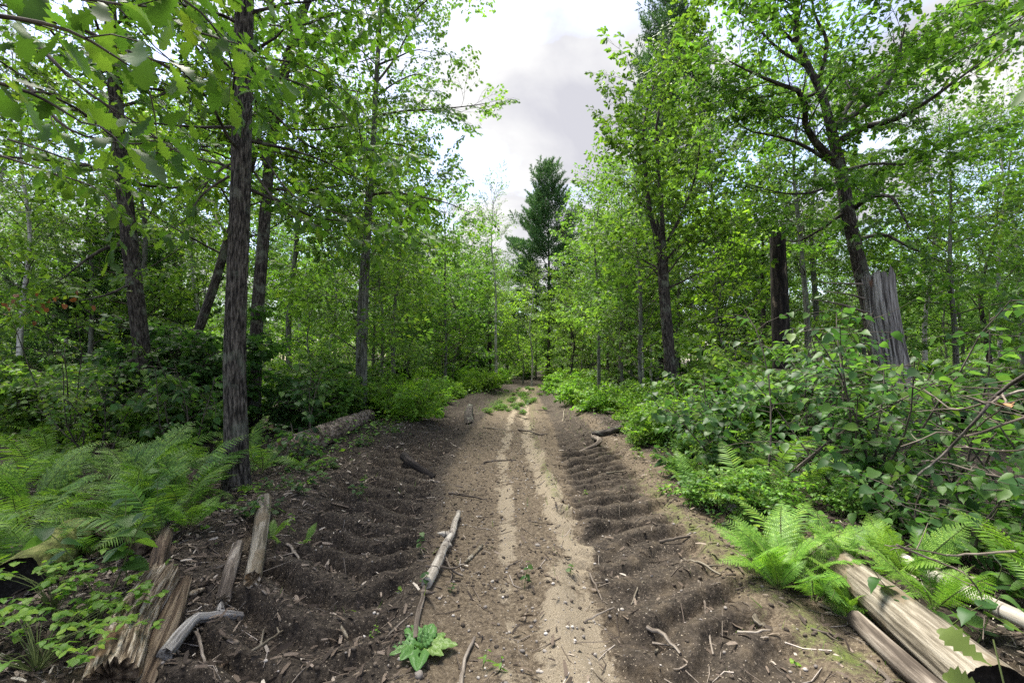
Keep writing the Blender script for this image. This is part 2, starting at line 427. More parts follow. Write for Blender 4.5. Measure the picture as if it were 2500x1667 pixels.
def soil_mat(name, forest):
    m, n, l = newmat(name)
    out = n.new('ShaderNodeOutputMaterial'); pb = n.new('ShaderNodeBsdfPrincipled')
    pb.inputs['Roughness'].default_value = 0.9; pb.inputs['Specular IOR Level'].default_value = 0.2
    tx = n.new('ShaderNodeTexCoord'); vec = tx.outputs['Object']
    def noise(s, d=5, rgh=0.6):
        z = n.new('ShaderNodeTexNoise'); z.inputs['Scale'].default_value = s; z.inputs['Detail'].default_value = d; z.inputs['Roughness'].default_value = rgh
        l.new(vec, z.inputs['Vector']); return z.outputs[0]
    fine, med, big, grit = noise(38, 6, 0.7), noise(7, 5), noise(1.1, 4), noise(170, 3, 0.7)
    dk = ramp(n, [(0.34, (0.011, 0.0085, 0.0065)), (0.5, (0.034, 0.027, 0.020)), (0.66, (0.080, 0.064, 0.048))]); l.new(fine, dk.inputs[0])
    md = ramp(n, [(0.34, (0.042, 0.032, 0.021)), (0.5, (0.098, 0.076, 0.051)), (0.66, (0.175, 0.141, 0.097))]); l.new(fine, md.inputs[0])
    sd_ = ramp(n, [(0.34, (0.125, 0.100, 0.068)), (0.5, (0.205, 0.17, 0.12)), (0.66, (0.28, 0.24, 0.176))]); l.new(grit, sd_.inputs[0])
    def mix(f, a, b):
        x = N(n, 'ShaderNodeMix', data_type='RGBA'); l.new(f, x.inputs[0]); l.new(a, x.inputs[6]); l.new(b, x.inputs[7]); return x.outputs[2]
    aw = N(n, 'ShaderNodeAttribute', attribute_name='humus'); sa = N(n, 'ShaderNodeAttribute', attribute_name='sand')
    def thresh(val, a, b, lo, hi):
        """val attribute broken up by noise"""
        s = N(n, 'ShaderNodeMath', operation='ADD'); l.new(val, s.inputs[0])
        k = N(n, 'ShaderNodeMath', operation='MULTIPLY_ADD'); k.inputs[1].default_value = 1.5; k.inputs[2].default_value = -0.75
        l.new(a, k.inputs[0]); l.new(k.outputs[0], s.inputs[1])
        mr = n.new('ShaderNodeMapRange'); mr.inputs[1].default_value, mr.inputs[2].default_value = lo, hi
        l.new(s.outputs[0], mr.inputs[0]); return mr.outputs[0]
    mixn = N(n, 'ShaderNodeMath', operation='MULTIPLY_ADD'); l.new(fine, mixn.inputs[0]); mixn.inputs[1].default_value = 0.55
    half = N(n, 'ShaderNodeMath', operation='MULTIPLY'); l.new(med, half.inputs[0]); half.inputs[1].default_value = 0.75
    l.new(half.outputs[0], mixn.inputs[2])
    brk = N(n, 'ShaderNodeMath', operation='SUBTRACT'); l.new(mixn.outputs[0], brk.inputs[0]); brk.inputs[1].default_value = 0.15
    brk = brk.outputs[0]
    f_h = thresh(aw.outputs['Fac'], brk, None, 0.32, 0.66)
    c = mix(f_h, md.outputs[0], dk.outputs[0])
    f_s = thresh(sa.outputs['Fac'], brk, None, 0.34, 0.54)
    c = mix(f_s, c, sd_.outputs[0])
    # scattered pale grit and dark crumbs
    sp = ramp(n, [(0.66, (0, 0, 0)), (0.72, (1, 1, 1))]); l.new(noise(85, 2, 0.5), sp.inputs[0])
    spk = N(n, 'ShaderNodeMix', data_type='RGBA'); spk.inputs[7].default_value = (0.32, 0.27, 0.20, 1)
    l.new(sp.outputs[0], spk.inputs[0]); l.new(c, spk.inputs[6]); c = spk.outputs[2]
    ms = N(n, 'ShaderNodeAttribute', attribute_name='moss')
    f_m = thresh(ms.outputs['Fac'], brk, None, 0.35, 0.7)
    mr = ramp(n, [(0.3, (0.045, 0.06, 0.016)), (0.6, (0.10, 0.125, 0.03))]); l.new(fine, mr.inputs[0])
    c = mix(f_m, c, mr.outputs[0])
    l.new(c, pb.inputs['Base Color'])
    b1 = n.new('ShaderNodeBump'); b1.inputs['Strength'].default_value = 0.9; b1.inputs['Distance'].default_value = 0.02; l.new(fine, b1.inputs['Height'])
    b2 = n.new('ShaderNodeBump'); b2.inputs['Strength'].default_value = 0.6; b2.inputs['Distance'].default_value = 0.006; l.new(grit, b2.inputs['Height'])
    l.new(b1.outputs[0], b2.inputs['Normal']); l.new(b2.outputs[0], pb.inputs['Normal'])
    l.new(pb.outputs[0], out.inputs[0])
    return m
M_SOIL = soil_mat('churned_soil', False)

def chip_mat(name, stops, rough=0.85):
    m, n, l = newmat(name)
    out = n.new('ShaderNodeOutputMaterial'); pb = n.new('ShaderNodeBsdfPrincipled')
    pb.inputs['Roughness'].default_value = rough; pb.inputs['Specular IOR Level'].default_value = 0.25
    geo = n.new('ShaderNodeNewGeometry'); oi = n.new('ShaderNodeObjectInfo')
    ad = N(n, 'ShaderNodeMath', operation='ADD'); l.new(geo.outputs['Random Per Island'], ad.inputs[0]); l.new(oi.outputs['Random'], ad.inputs[1])
    fr = N(n, 'ShaderNodeMath', operation='FRACT'); l.new(ad.outputs[0], fr.inputs[0])
    r = ramp(n, stops); l.new(fr.outputs[0], r.inputs[0])
    tx = n.new('ShaderNodeTexCoord'); nz = n.new('ShaderNodeTexNoise'); nz.inputs['Scale'].default_value = 60; nz.inputs['Detail'].default_value = 4
    l.new(tx.outputs['Object'], nz.inputs['Vector'])
    hs = n.new('ShaderNodeHueSaturation'); mr = n.new('ShaderNodeMapRange'); mr.inputs[3].default_value, mr.inputs[4].default_value = 0.5, 1.5
    l.new(nz.outputs[0], mr.inputs[0]); l.new(mr.outputs[0], hs.inputs['Value']); l.new(r.outputs[0], hs.inputs['Color'])
    l.new(hs.outputs[0], pb.inputs['Base Color']); l.new(pb.outputs[0], out.inputs[0])
    return m
M_CHIP = chip_mat('bark_chips', [(0, (0.022, 0.016, 0.012)), (0.4, (0.06, 0.045, 0.033)), (0.72, (0.115, 0.088, 0.065)), (0.92, (0.22, 0.18, 0.14)), (1.0, (0.40, 0.36, 0.30))])
M_STONE = chip_mat('stones', [(0, (0.13, 0.115, 0.10)), (0.5, (0.24, 0.215, 0.185)), (0.85, (0.35, 0.32, 0.28)), (1.0, (0.46, 0.43, 0.39))], 0.7)
M_TWIGS = chip_mat('litter_twigs', [(0, (0.04, 0.03, 0.024)), (0.5, (0.11, 0.088, 0.068)), (0.85, (0.22, 0.19, 0.155)), (1.0, (0.36, 0.32, 0.28))])

# ------------------------------------------------------------------ ground
def axis(dense0, dense1, step, lo, hi, g=1.09):
    mid = list(np.arange(dense0, dense1 + 1e-6, step))
    a, s = [dense1], step
    while a[-1] < hi: s *= g; a.append(a[-1] + s)
    b, s = [dense0], step
    while b[-1] > lo: s *= g; b.append(b[-1] - s)
    return np.array(b[:0:-1] + mid + a[1:])
gx = axis(-4.0, 3.6, 0.028, -420, 420, 1.10)
gy = axis(1.6, 7.5, 0.026, -60, 520, 1.03)
GX, GY = np.meshgrid(gx, gy)
GZ = ground_h(GX, GY)
e_ = track_edge(GX, GY)
l_, r_ = rut_dx(GX, GY)
rutw = np.maximum(1 - sm(0.45, 0.9, np.abs(l_)), (1 - sm(0.3, 0.62, np.abs(r_))) * 0.70)
c_ = GX - tcen(GY)
humus = np.clip(np.maximum(rutw * 0.95, sm(0.15, -0.4, e_) * 0.9) + 0.30 * sm(-0.3, -1.0, c_), 0, 1)
sandv = sand_mask(GX, GY) * sm(0.2, 0.6, e_)
moss = sm(12, 15, GY) * (1 - sm(20, 24, GY)) * sm(-0.3, 0.4, e_) * np.clip(1.1 - np.abs(c_ + 0.5), 0, 1) * 0.5
moss = np.maximum(moss, 0.40 * np.exp(-((c_ - 0.62) / 0.12) ** 2) * sm(3, 5, GY))
moss = np.maximum(moss, 0.5 * np.exp(-((c_ - 1.75) / 0.22) ** 2) * (1 - sm(4, 8, GY)))
ny, nx = GX.shape
idx = np.arange(ny * nx).reshape(ny, nx)
quads = np.stack([idx[:-1, :-1], idx[:-1, 1:], idx[1:, 1:], idx[1:, :-1]], -1).reshape(-1, 4)
fe = (e_[:-1, :-1] + e_[1:, 1:]).reshape(-1) * 0.5
fy_ = (GY[:-1, :-1]).reshape(-1)
intrack = (fe > 0) & (fy_ > -8) & (fy_ < 60)
ALLV = np.stack([GX, GY, GZ], -1).reshape(-1, 3)
for nm, sel in (('dirt_track', intrack), ('ground', ~intrack)):
    q = quads[sel]; used, inv = np.unique(q, return_inverse=True)
    mb = MB(); mb.add(ALLV[used], quads=inv.reshape(-1, 4))
    me = mb.mesh(nm, M_SOIL, smooth=True, bk=False, attrs={'humus': humus.ravel()[used], 'sand': sandv.ravel()[used], 'moss': moss.ravel()[used]})
    o = obj(nm, me); o['kind'] = 'structure'
    o['label'] = 'churned dirt track with chevron tyre ruts and a sandy middle' if nm == 'dirt_track' else 'dark forest floor on both sides of the track'

# ------------------------------------------------------------------ leaf shapes (base at origin, along +Y, width X, normal +Z, length 1)
def fan(outline, fold=0.12, droop=0.15):
    """outline: half outline [(x,y)...] from base to tip (x>0); returns V,T with a folded midrib"""
    hw = np.array(outline, float)
    k = len(hw)
    ys = hw[:, 1]
    mid = np.stack([np.zeros(k), ys, -droop * ys ** 2], 1)
    Rr = np.stack([hw[:, 0], ys, -droop * ys ** 2 + fold * hw[:, 0]], 1)
    Ll = Rr * np.array([-1, 1, 1])
    V = np.concatenate([mid, Rr, Ll]); T = []
    for i in range(k - 1):
        for o_, flip in ((k, 0), (2 * k, 1)):
            a, b, c, d = i, i + 1, o_ + i + 1, o_ + i
            for t in ((a, d, c), (a, c, b)):
                p = V[list(t)]
                if np.linalg.norm(np.cross(p[1] - p[0], p[2] - p[0])) > 1e-7:
                    T.append(t if not flip else t[::-1])
    used, inv = np.unique(np.array(T).ravel(), return_inverse=True)
    return V[used], inv.reshape(-1, 3)
LF_SIMPLE = (np.array([[0, 0, 0], [0.30, 0.45, 0.05], [0, 1, -0.12], [-0.30, 0.45, 0.05]]), np.array([[0, 1, 2], [0, 2, 3]]))
LF_ROUND = fan([(0, 0), (0.34, 0.25), (0.36, 0.55), (0, 1)], 0.15, 0.18)
LF_OVATE = fan([(0, 0), (0.26, 0.12), (0.37, 0.35), (0.30, 0.65), (0.12, 0.88), (0, 1)], 0.16, 0.22)
LF_HAZEL = fan([(0, 0), (0.20, 0.02), (0.33, 0.16), (0.37, 0.30), (0.34, 0.38), (0.35, 0.50), (0.27, 0.60), (0.26, 0.70), (0.13, 0.82), (0.07, 0.92), (0, 1.08)], 0.26, 0.30)
LF_OAK = fan([(0.012, 0), (0.015, 0.08), (0.05, 0.17), (0.12, 0.25), (0.07, 0.31), (0.18, 0.41), (0.11, 0.47), (0.25, 0.57), (0.15, 0.63), (0.28, 0.74), (0.18, 0.79), (0.21, 0.88), (0.10, 0.91), (0.07, 0.98), (0, 1)], 0.22, 0.32)
LF_OAKLO = fan([(0.015, 0), (0.06, 0.2), (0.16, 0.36), (0.10, 0.44), (0.24, 0.58), (0.14, 0.65), (0.25, 0.80), (0.12, 0.88), (0, 1)], 0.2, 0.3)
LF_OAKFAR = fan([(0.02, 0.05), (0.16, 0.38), (0.11, 0.46), (0.26, 0.66), (0.14, 0.86), (0, 1)], 0.2, 0.3)
LF_MAPLE = (np.array([[0, 0, 0], [0.20, 0.10, .02], [0.52, 0.30, -.03], [0.24, 0.42, .03], [0.42, 0.72, -.04], [0.13, 0.62, .02], [0, 1.0, -.12], [-0.13, 0.62, .02], [-0.42, 0.72, -.04], [-0.24, 0.42, .03], [-0.52, 0.30, -.03], [-0.20, 0.10, .02], [0, 0.4, 0]]),
            np.array([[12, 0, 1], [12, 1, 3], [1, 2, 3], [12, 3, 5], [3, 4, 5], [12, 5, 6], [12, 6, 7], [12, 7, 9], [7, 8, 9], [12, 9, 11], [9, 10, 11], [12, 11, 0]]))
LF_TRI = (np.array([[0, 0, 0], [0.28, 0.5, 0.03], [0, 1, -0.08], [-0.28, 0.5, 0.03]]), np.array([[0, 1, 2], [0, 2, 3]]))
LF_LANCE = fan([(0, 0), (0.16, 0.25), (0.17, 0.5), (0.09, 0.8), (0, 1)], 0.12, 0.3)

def basis(d, up, roll=0.0):
    """rows x,y,z with y along d; arrays (n,3)"""
    y = d / (np.linalg.norm(d, axis=-1, keepdims=True) + 1e-9)
    x = np.cross(y, up); nx_ = np.linalg.norm(x, axis=-1, keepdims=True)
    x = np.where(nx_ < 1e-3, np.array([1.0, 0, 0]), x / (nx_ + 1e-9))
    z = np.cross(x, y)
    roll = np.asarray(roll)[..., None]
    x2 = x * np.cos(roll) + z * np.sin(roll); z2 = np.cross(x2, y)
    return np.stack([x2, y, z2], -2)
def put(tpl, B, pos, s):
    """instances of a template: returns V,T"""
    V0, T0 = tpl
    n = len(pos)
    V = np.einsum('vk,nkj->nvj', V0, B) * np.asarray(s).reshape(-1, 1, 1) + pos[:, None]
    T = T0[None] + (np.arange(n) * len(V0))[:, None, None]
    return V.reshape(-1, 3), T.reshape(-1, 3)

# ------------------------------------------------------------------ leafy sprays: (leaf V,T), (twig V,Q,bk)
def make_spray(rs, tpl, size, kind, length=0.8):
    pos, dirs, ups, sc = [], [], [], []
    tw = MB()
    main = np.array([[0, 0, 0], [0.03 * rs.normal(), length * .5, 0.04], [0.05 * rs.normal(), length, -0.03]])
    main = resample(main, 5)
    tube(tw, main, np.linspace(0.006, 0.002, 5), 3)
    nside = 7 if kind != 'oak' else 6
    for i in range(nside + 1):
        t = 0.18 + 0.82 * i / nside
        p0 = main[min(4, int(t * 4))] * (1 - (t * 4) % 1) + main[min(4, int(t * 4) + 1)] * ((t * 4) % 1)
        side = 1 if i % 2 else -1
        ang = R(rs.uniform(35, 65)) * side if i < nside else 0
        L = length * rs.uniform(0.35, 0.6) * (1.15 - 0.6 * t)
        d = np.array([math.sin(ang), math.cos(ang), rs.normal() * 0.22])
        p1 = p0 + d * L * 0.55 + np.array([0, 0, 0.02]); p2 = p0 + d * L + np.array([0, 0, -0.05 * (kind == 'maple')])
        tube(tw, [p0, p1, p2], [0.003, 0.0022, 0.0015], 3)
        if kind == 'oak':   # leaves cluster at the shoot's end
            k = rs.integers(6, 10)
            for j in range(k):
                a = 2 * math.pi * j / k + rs.uniform(-.4, .4)
                dd = d * 0.5 + np.array([math.cos(a), math.sin(a), rs.normal() * .35 - 0.15]) * 0.8
                u = 1.0 if j < k - 2 else rs.uniform(0.4, 0.8)
                pos.append(p0 + (p2 - p0) * u); dirs.append(dd); ups.append([rs.normal() * .3, rs.normal() * .3, 1]); sc.append(size * rs.uniform(.7, 1.2))
        elif kind == 'maple':
            for u in (0.35, 0.7, 1.0):
                for sd_ in (-1, 1):
                    a = ang + sd_ * R(rs.uniform(40, 75))
                    dd = np.array([math.sin(a), math.cos(a), rs.uniform(-1.1, -0.1)])
                    pos.append(p0 + (p2 - p0) * u + dd * 0.03); dirs.append(dd); ups.append([rs.normal() * .35, rs.normal() * .35, 1]); sc.append(size * rs.uniform(.6, 1.15))
            pos.append(p2); dirs.append(d + [0, 0, -.5]); ups.append([0, 0, 1]); sc.append(size * rs.uniform(.8, 1.1))
        else:               # alternate small leaves
            for u in np.linspace(0.2, 1.0, 6):
                a = ang + (1 if rs.random() < .5 else -1) * R(rs.uniform(30, 70))
                dd = np.array([math.sin(a), math.cos(a), rs.normal() * .4 - 0.25])
                pos.append(p0 + (p2 - p0) * u); dirs.append(dd); ups.append([rs.normal() * .4, rs.normal() * .4, 1]); sc.append(size * rs.uniform(.65, 1.15))
    pos, dirs, ups = np.array(pos), np.array(dirs), np.array(ups)
    V, T = put(tpl, basis(dirs, ups, rs.normal(size=len(pos)) * 0.3), pos, np.array(sc))
    return (V, T), (np.concatenate(tw.V), np.concatenate(tw.Q))
def make_needle_spray(rs, size=0.17, length=0.8):
    pos, dirs, sc = [], [], []
    tw = MB(); main = np.array([[0, 0, 0], [0, length, 0.06]]); tube(tw, main, [0.008, 0.004], 3)
    for i in range(9):
        t = 0.1 + 0.9 * i / 8; side = 1 if i % 2 else -1
        d = np.array([side * 0.8, 0.7, 0.25]) if i < 8 else np.array([0, 1, .2]); L = 0.42 * (1.1 - 0.6 * t)
        for u in (0.3, 0.65, 1.0):
            p = np.array([0, t * length, .05]) + d * L * u
            for j in range(9):
                dd = d * 0.7 + rs.normal(size=3) * 0.55 + np.array([0, 0.2, 0.25])
                pos.append(p); dirs.append(dd); sc.append(size * rs.uniform(.7, 1.2))
    pos, dirs = np.array(pos), np.array(dirs)
    tpl = (np.array([[-0.10, 0, 0], [0.10, 0, 0], [0, 1, 0.0]]), np.array([[0, 1, 2]]))
    V, T = put(tpl, basis(dirs, rs.normal(size=dirs.shape)), pos, np.array(sc))
    return (V, T), (np.concatenate(tw.V), np.concatenate(tw.Q))
rs_ = np.random.default_rng(5)
SPRAYS = {
    'oak': [make_spray(rs_, LF_OAKLO, 0.16, 'oak') for _ in range(5)],
    'oakfar': [make_spray(rs_, LF_OAKFAR, 0.135, 'oak') for _ in range(5)],
    'maple': [make_spray(rs_, LF_MAPLE, 0.105, 'maple') for _ in range(5)],
    'small': [make_spray(rs_, LF_SIMPLE, 0.075, 'alt') for _ in range(5)],
    'far': [make_spray(rs_, LF_SIMPLE, 0.14, 'maple', 1.0) for _ in range(5)],
    'bush': [make_spray(rs_, LF_SIMPLE, 0.085, 'alt', 0.5) for _ in range(4)],
    'bushr': [make_spray(rs_, LF_ROUND, 0.10, 'maple', 0.5) for _ in range(4)],
    'pine': [make_needle_spray(rs_) for _ in range(4)],
}
class Crown:
    def __init__(self, kind, seed): self.k, self.i, self.rs = kind, [], np.random.default_rng(seed)
    def add(self, p, d, scale=1.0): self.i.append((np.array(p, float), np.array(d, float), scale))
    def mesh(self, name, leafmat, twigmat):
        mb = MB(); rs = self.rs; sp = SPRAYS[self.k]
        if not self.i: return None
        pos = np.array([a[0] for a in self.i]); d = np.array([a[1] for a in self.i]); s = np.array([a[2] for a in self.i]) * rs.uniform(.8, 1.2, len(self.i))
        B = basis(d, np.array([0, 0, 1.0]) + rs.normal(size=d.shape) * 0.22, rs.normal(size=len(d)) * 0.35)
        v = rs.integers(0, len(sp), len(d))
        for k in range(len(sp)):
            m_ = v == k
            if not m_.any(): continue
            (LV, LT), (TV, TQ) = sp[k]
            V, T = put((LV, LT), B[m_], pos[m_], s[m_]); mb.add(V, tris=T, mat=0)
            n = m_.sum(); Vt = np.einsum('vk,nkj->nvj', TV, B[m_]) * s[m_][:, None, None] + pos[m_][:, None]
            Q = TQ[None] + (np.arange(n) * len(TV))[:, None, None]
            mb.add(Vt, quads=Q.reshape(-1, 4), mat=1)
        return mb.mesh(name, [leafmat, twigmat], bk=True)

def bark_disp(ridges, amp, seed, zf=0.9):
    def f(th, s, r):
        k = ridges / 6.28
        a = fbm(np.cos(th) * k * 1.6 + 5, np.sin(th) * k * 1.6 + 5, s * zf, seed, 3)
        ridge = 1 - np.abs(a * 2 - 1) * 2
        return 1 + amp * (ridge - 0.5)
    return f
def limb_path(rs, p0, d, L, up=0.25, jit=0.10, n=7, sag=0.0):
    pts = [np.array(p0, float)]; d = np.array(d, float); d /= np.linalg.norm(d)
    for i in range(n - 1):
        d = d + rs.normal(size=3) * jit + np.array([0, 0, (up - sag * i / n) / n]); d /= np.linalg.norm(d)
        pts.append(pts[-1] + d * L / (n - 1))
    return np.array(pts)
def leaf_limb(rs, mb, crown, pts, r0, dens=1.0, sec=0.42, start=0.2, spray=1.0, sides=5, secratio=0.5, mat=0):
    """a limb, its side branches and the sprays on them"""
    pts = np.asarray(pts); n = len(pts)
    L = np.linalg.norm(np.diff(pts, axis=0), axis=1).sum()
    tube(mb, pts, r0 * (1 - 0.85 * np.linspace(0, 1, n)) + 0.002, sides, mat)
    k = max(2, int(L * dens / sec))
    for i in range(k + 1):
        t = start + (1 - start) * (i + rs.uniform(-.3, .3)) / k; t = min(max(t, 0.05), 1.0)
        f = t * (n - 1); a = min(int(f), n - 2); p = pts[a] + (pts[a + 1] - pts[a]) * (f - a)
        d = frame(pts[a], pts[a + 1])
        side = np.cross(d, [0, 0, 1.0]); side /= np.linalg.norm(side) + 1e-6
        if i == k:
            crown.add(p, d, spray); continue
        dd = d * rs.uniform(.4, .9) + side * (1 if i % 2 else -1) * rs.uniform(.6, 1) + np.array([0, 0, rs.normal() * .3 + 0.05])
        Ls = min(1.8, L * secratio * rs.uniform(.5, 1) * (1.15 - 0.75 * t)) + 0.1
        sp = limb_path(rs, p, dd, Ls, 0.1, 0.14, 4)
        tube(mb, sp, np.linspace(max(0.004, r0 * 0.3 * (1 - .6 * t)), 0.003, 4), 3, mat)
        m = max(1, int(Ls / 0.33))
        for j in range(m):
            u = (j + 1) / m; g = u * 3; b = min(int(g), 2); q = sp[b] + (sp[b + 1] - sp[b]) * (g - b)
            ds = frame(sp[b], sp[b + 1]); sd2 = np.cross(ds, [0, 0, 1.0])
            w = (1 if (j + i) % 2 else -1) * rs.uniform(.2, .9) if u < 1 else 0
            crown.add(q - ds * 0.15, ds + sd2 * w + np.array([0, 0, rs.normal() * .2]), spray * rs.uniform(.75, 1.1))

def trunk_mesh(path, radii, mat, sides=14, step=0.12, ridges=16, amp=0.16, seed=1, flare=0.4, cap=False, capmat=None, zf=0.9):
    pts = np.asarray(path, float)
    L = np.linalg.norm(np.diff(pts, axis=0), axis=1).sum(); n = max(6, int(L / step))
    q = resample(pts, n)
    r = np.interp(np.linspace(0, 1, n), np.linspace(0, 1, len(radii)), radii)
    s = np.linspace(0, L, n)
    r = r * (1 + flare * np.exp(-s / 0.18))
    mb = MB(); tube(mb, q, r, sides, 0, cap1=cap, disp=bark_disp(ridges, amp, seed, zf), capmat=1 if capmat else None)
    return mb, q, r

def build_tree(name, label, cat, path, radii, kind, leafmat, barkmat, twigmat, limbs=(), auto=0, t0=0.3, lmax=2.5, lprof=None, el=(5, 40), spray=1.0,
               dens=1.0, seed=1, sides=14, group=None, limb_r=0.35, sag=0.0, up=0.25, amp=0.16, step=0.12, azi=None, extra_leaf=None, trunkpart='trunk', ridges=16, zf=0.9):
    rs = np.random.default_rng(seed)
    base = np.array(path[0], float)
    root = thing(name, label, cat, tuple(base), group)
    mb, q, r = trunk_mesh(np.asarray(path) - base, radii, barkmat, sides, step, seed=seed, amp=amp, ridges=ridges, zf=zf)
    kids = [obj(trunkpart, mb.mesh(trunkpart, barkmat, smooth=True), root)]
    cr = Crown(kind, seed + 100)
    for (pts, r0, dn) in limbs:
        lb = MB(); leaf_limb(rs, lb, cr, resample(np.asarray(pts) - base, 10), r0, dn, spray=spray, sides=7)
        kids.append(obj('limb', lb.mesh('limb', twigmat, smooth=True), root))
    az = rs.uniform(0, 6.28)
    for i in range(auto):
        t = t0 + (0.99 - t0) * ((i + rs.uniform(-.3, .3)) / max(1, auto - 1)); t = min(max(t, t0 * .9), 0.995)
        az += 2.4 + rs.normal() * .3
        a = az if azi is None else rs.uniform(*azi)
        f = t * (len(q) - 1); k = min(int(f), len(q) - 2); p = q[k]
        e = R(rs.uniform(*el)) + R(35) * max(0, t - 0.7) / 0.3
        pr = lprof(t) if lprof else (1.0 - 0.65 * ((t - t0) / (1 - t0)) ** 1.5)
        L = lmax * pr * rs.uniform(.7, 1.15)
        d = (math.cos(a) * math.cos(e), math.sin(a) * math.cos(e), math.sin(e))
        lb = MB(); leaf_limb(rs, lb, cr, limb_path(rs, p, d, L, up, .12, 7, sag), max(0.008, r[k] * limb_r), dens, spray=spray)
        kids.append(obj('limb', lb.mesh('limb', twigmat, smooth=True), root))
    me = cr.mesh('crown', leafmat, twigmat)
    if me is not None: kids.append(stuff_part(obj('crown', me, root)))
    KIDS[root] = kids
    return root

def wp(pts, Y, yo=None):
    """picture points at depth Y (with optional depth offsets along the way)"""
    return [P(u, v, Y + (yo[i] if yo is not None else 0)) for i, (u, v) in enumerate(pts)]

# ------------------------------------------------------------------ the trees one can tell apart
def on_ground(path):
    p = path[0]; p = np.array([p[0], p[1], gz(p[0], p[1]) - 0.12]); return [p] + list(path[1:])

Y = 5.3
build_tree('oak_tree', 'straight dark ridged oak trunk rising beside the ferns, nearest tree left of the track', 'tree',
    on_ground(wp([(578, 1195), (577, 1080), (573, 900), (578, 700), (586, 500), (590, 330), (594, 150), (597, 0), (602, -220), (606, -480), (612, -800)], Y)),
    [0.125, 0.112, 0.106, 0.103, 0.10, 0.096, 0.092, 0.082, 0.06, 0.03], 'oak', M_OAK, M_BOAK, M_BDARK, auto=34, t0=0.36, lmax=1.55, el=(-12, 28), seed=21, sides=76,
    step=0.035, amp=0.15, ridges=40, zf=2.4, limb_r=0.22, sag=0.3, up=0.0, dens=0.62)
Y = 8.0
build_tree('oak_tree', 'leaning lichen-spotted oak trunk with bare lower branches, behind the fern bank', 'tree',
    on_ground(wp([(372, 1088), (357, 960), (340, 800), (322, 640), (306, 490), (290, 350), (280, 200), (268, 0), (262, -250), (258, -500)], Y)),
    [0.144, 0.125, 0.118, 0.114, 0.106, 0.099, 0.084, 0.068, 0.046, 0.023], 'oakfar', M_OAK, M_BDARK, M_BDARK, auto=40, t0=0.40, lmax=3.0, el=(-5, 35), seed=22, sides=48, step=0.05, ridges=30, zf=2.4,
    limbs=[(wp([(318, 590), (250, 610), (190, 650), (140, 690)], 8, [0, -.3, -.6, -.8]), 0.035, 0.5), (wp([(330, 690), (260, 720), (190, 735)], 8, [0, -.5, -1]), 0.03, 0.5),
           (wp([(350, 870), (300, 890), (285, 960)], 8, [0, -.2, -.3]), 0.03, 0.15)], limb_r=0.28, dens=0.6)
Y = 9.6
build_tree('oak_tree', 'dark crooked oak leaning over behind the straight ridged trunk', 'tree',
    on_ground(wp([(618, 1053), (624, 860), (630, 740), (640, 620), (655, 430), (672, 280), (700, 150), (745, 20), (790, -140), (820, -330)], Y)),
    [0.139, 0.123, 0.115, 0.111, 0.102, 0.09, 0.082, 0.066, 0.041, 0.025], 'oakfar', M_OAK, M_BDARK, M_BDARK, auto=30, t0=0.42, lmax=2.2, el=(-5, 40), seed=23, sides=36, ridges=26, zf=2.4, limb_r=0.3, dens=0.6)
Y = 10.2
build_tree('oak_tree', 'slanting oak stem with lichen, passing behind the straight ridged trunk', 'tree',
    on_ground(wp([(455, 1043), (470, 850), (498, 770), (525, 690), (552, 600), (585, 500), (625, 370), (650, 260)], Y)),
    [0.112, 0.096, 0.092, 0.088, 0.084, 0.072, 0.048, 0.024], 'oakfar', M_OAK, M_BDARK, M_BDARK, auto=14, t0=0.55, lmax=2.2, el=(0, 50), seed=24, sides=18, limb_r=0.3)
Y = 12.0
mlimbs = [([(911, 285), (980, 272), (1044, 268), (1095, 264), (1140, 260), (1190, 252)], 0.035, [0, -.3, -.6, -.9, -1.1, -1.2], 1.15),
          ([(909, 475), (960, 470), (1020, 480), (1080, 492), (1150, 520)], 0.035, [0, -.3, -.5, -.6, -.7], 1.1),
          ([(917, 205), (960, 150), (1000, 75), (1035, 10), (1060, -70)], 0.035, [0, .2, .3, .4, .5], 1.1),
          ([(908, 360), (955, 350), (1000, 362), (1035, 375), (1065, 385)], 0.03, [0, .2, .4, .5, .5], 1.1),
          ([(920, 160), (970, 140), (1020, 122), (1055, 128)], 0.03, [0, -.3, -.6, -.7], 1.1),
          ([(914, 240), (970, 200), (1020, 182), (1060, 190)], 0.03, [0, .4, .7, .8], 1.1),
          ([(924, 110), (1000, 40), (1060, -10), (1130, -20)], 0.03, [0, -.4, -.8, -1.0], 1.1),
          ([(904, 560), (950, 560), (1000, 585), (1050, 600)], 0.026, [0, -.4, -.7, -.8], 1.0)]
build_tree('maple_tree', 'tall slender maple with grey bark, boughs reaching right over the track', 'tree',
    on_ground(wp([(886, 1019), (888, 900), (891, 760), (897, 600), (908, 420), (916, 250), (926, 80), (934, -60), (940, -260), (945, -420)], Y)),
    [0.104, 0.085, 0.081, 0.078, 0.07, 0.063, 0.052, 0.041, 0.022, 0.009], 'maple', M_MAPLE, M_BMAP, M_TWIG,
    limbs=[(wp(p, 12, yo), r, dn) for p, r, yo, dn in mlimbs], auto=30, t0=0.30, lmax=2.6, el=(5, 45), seed=25, sides=20, spray=0.95, dens=0.9, limb_r=0.3, azi=(1.5, 4.9))
Y = 11.0
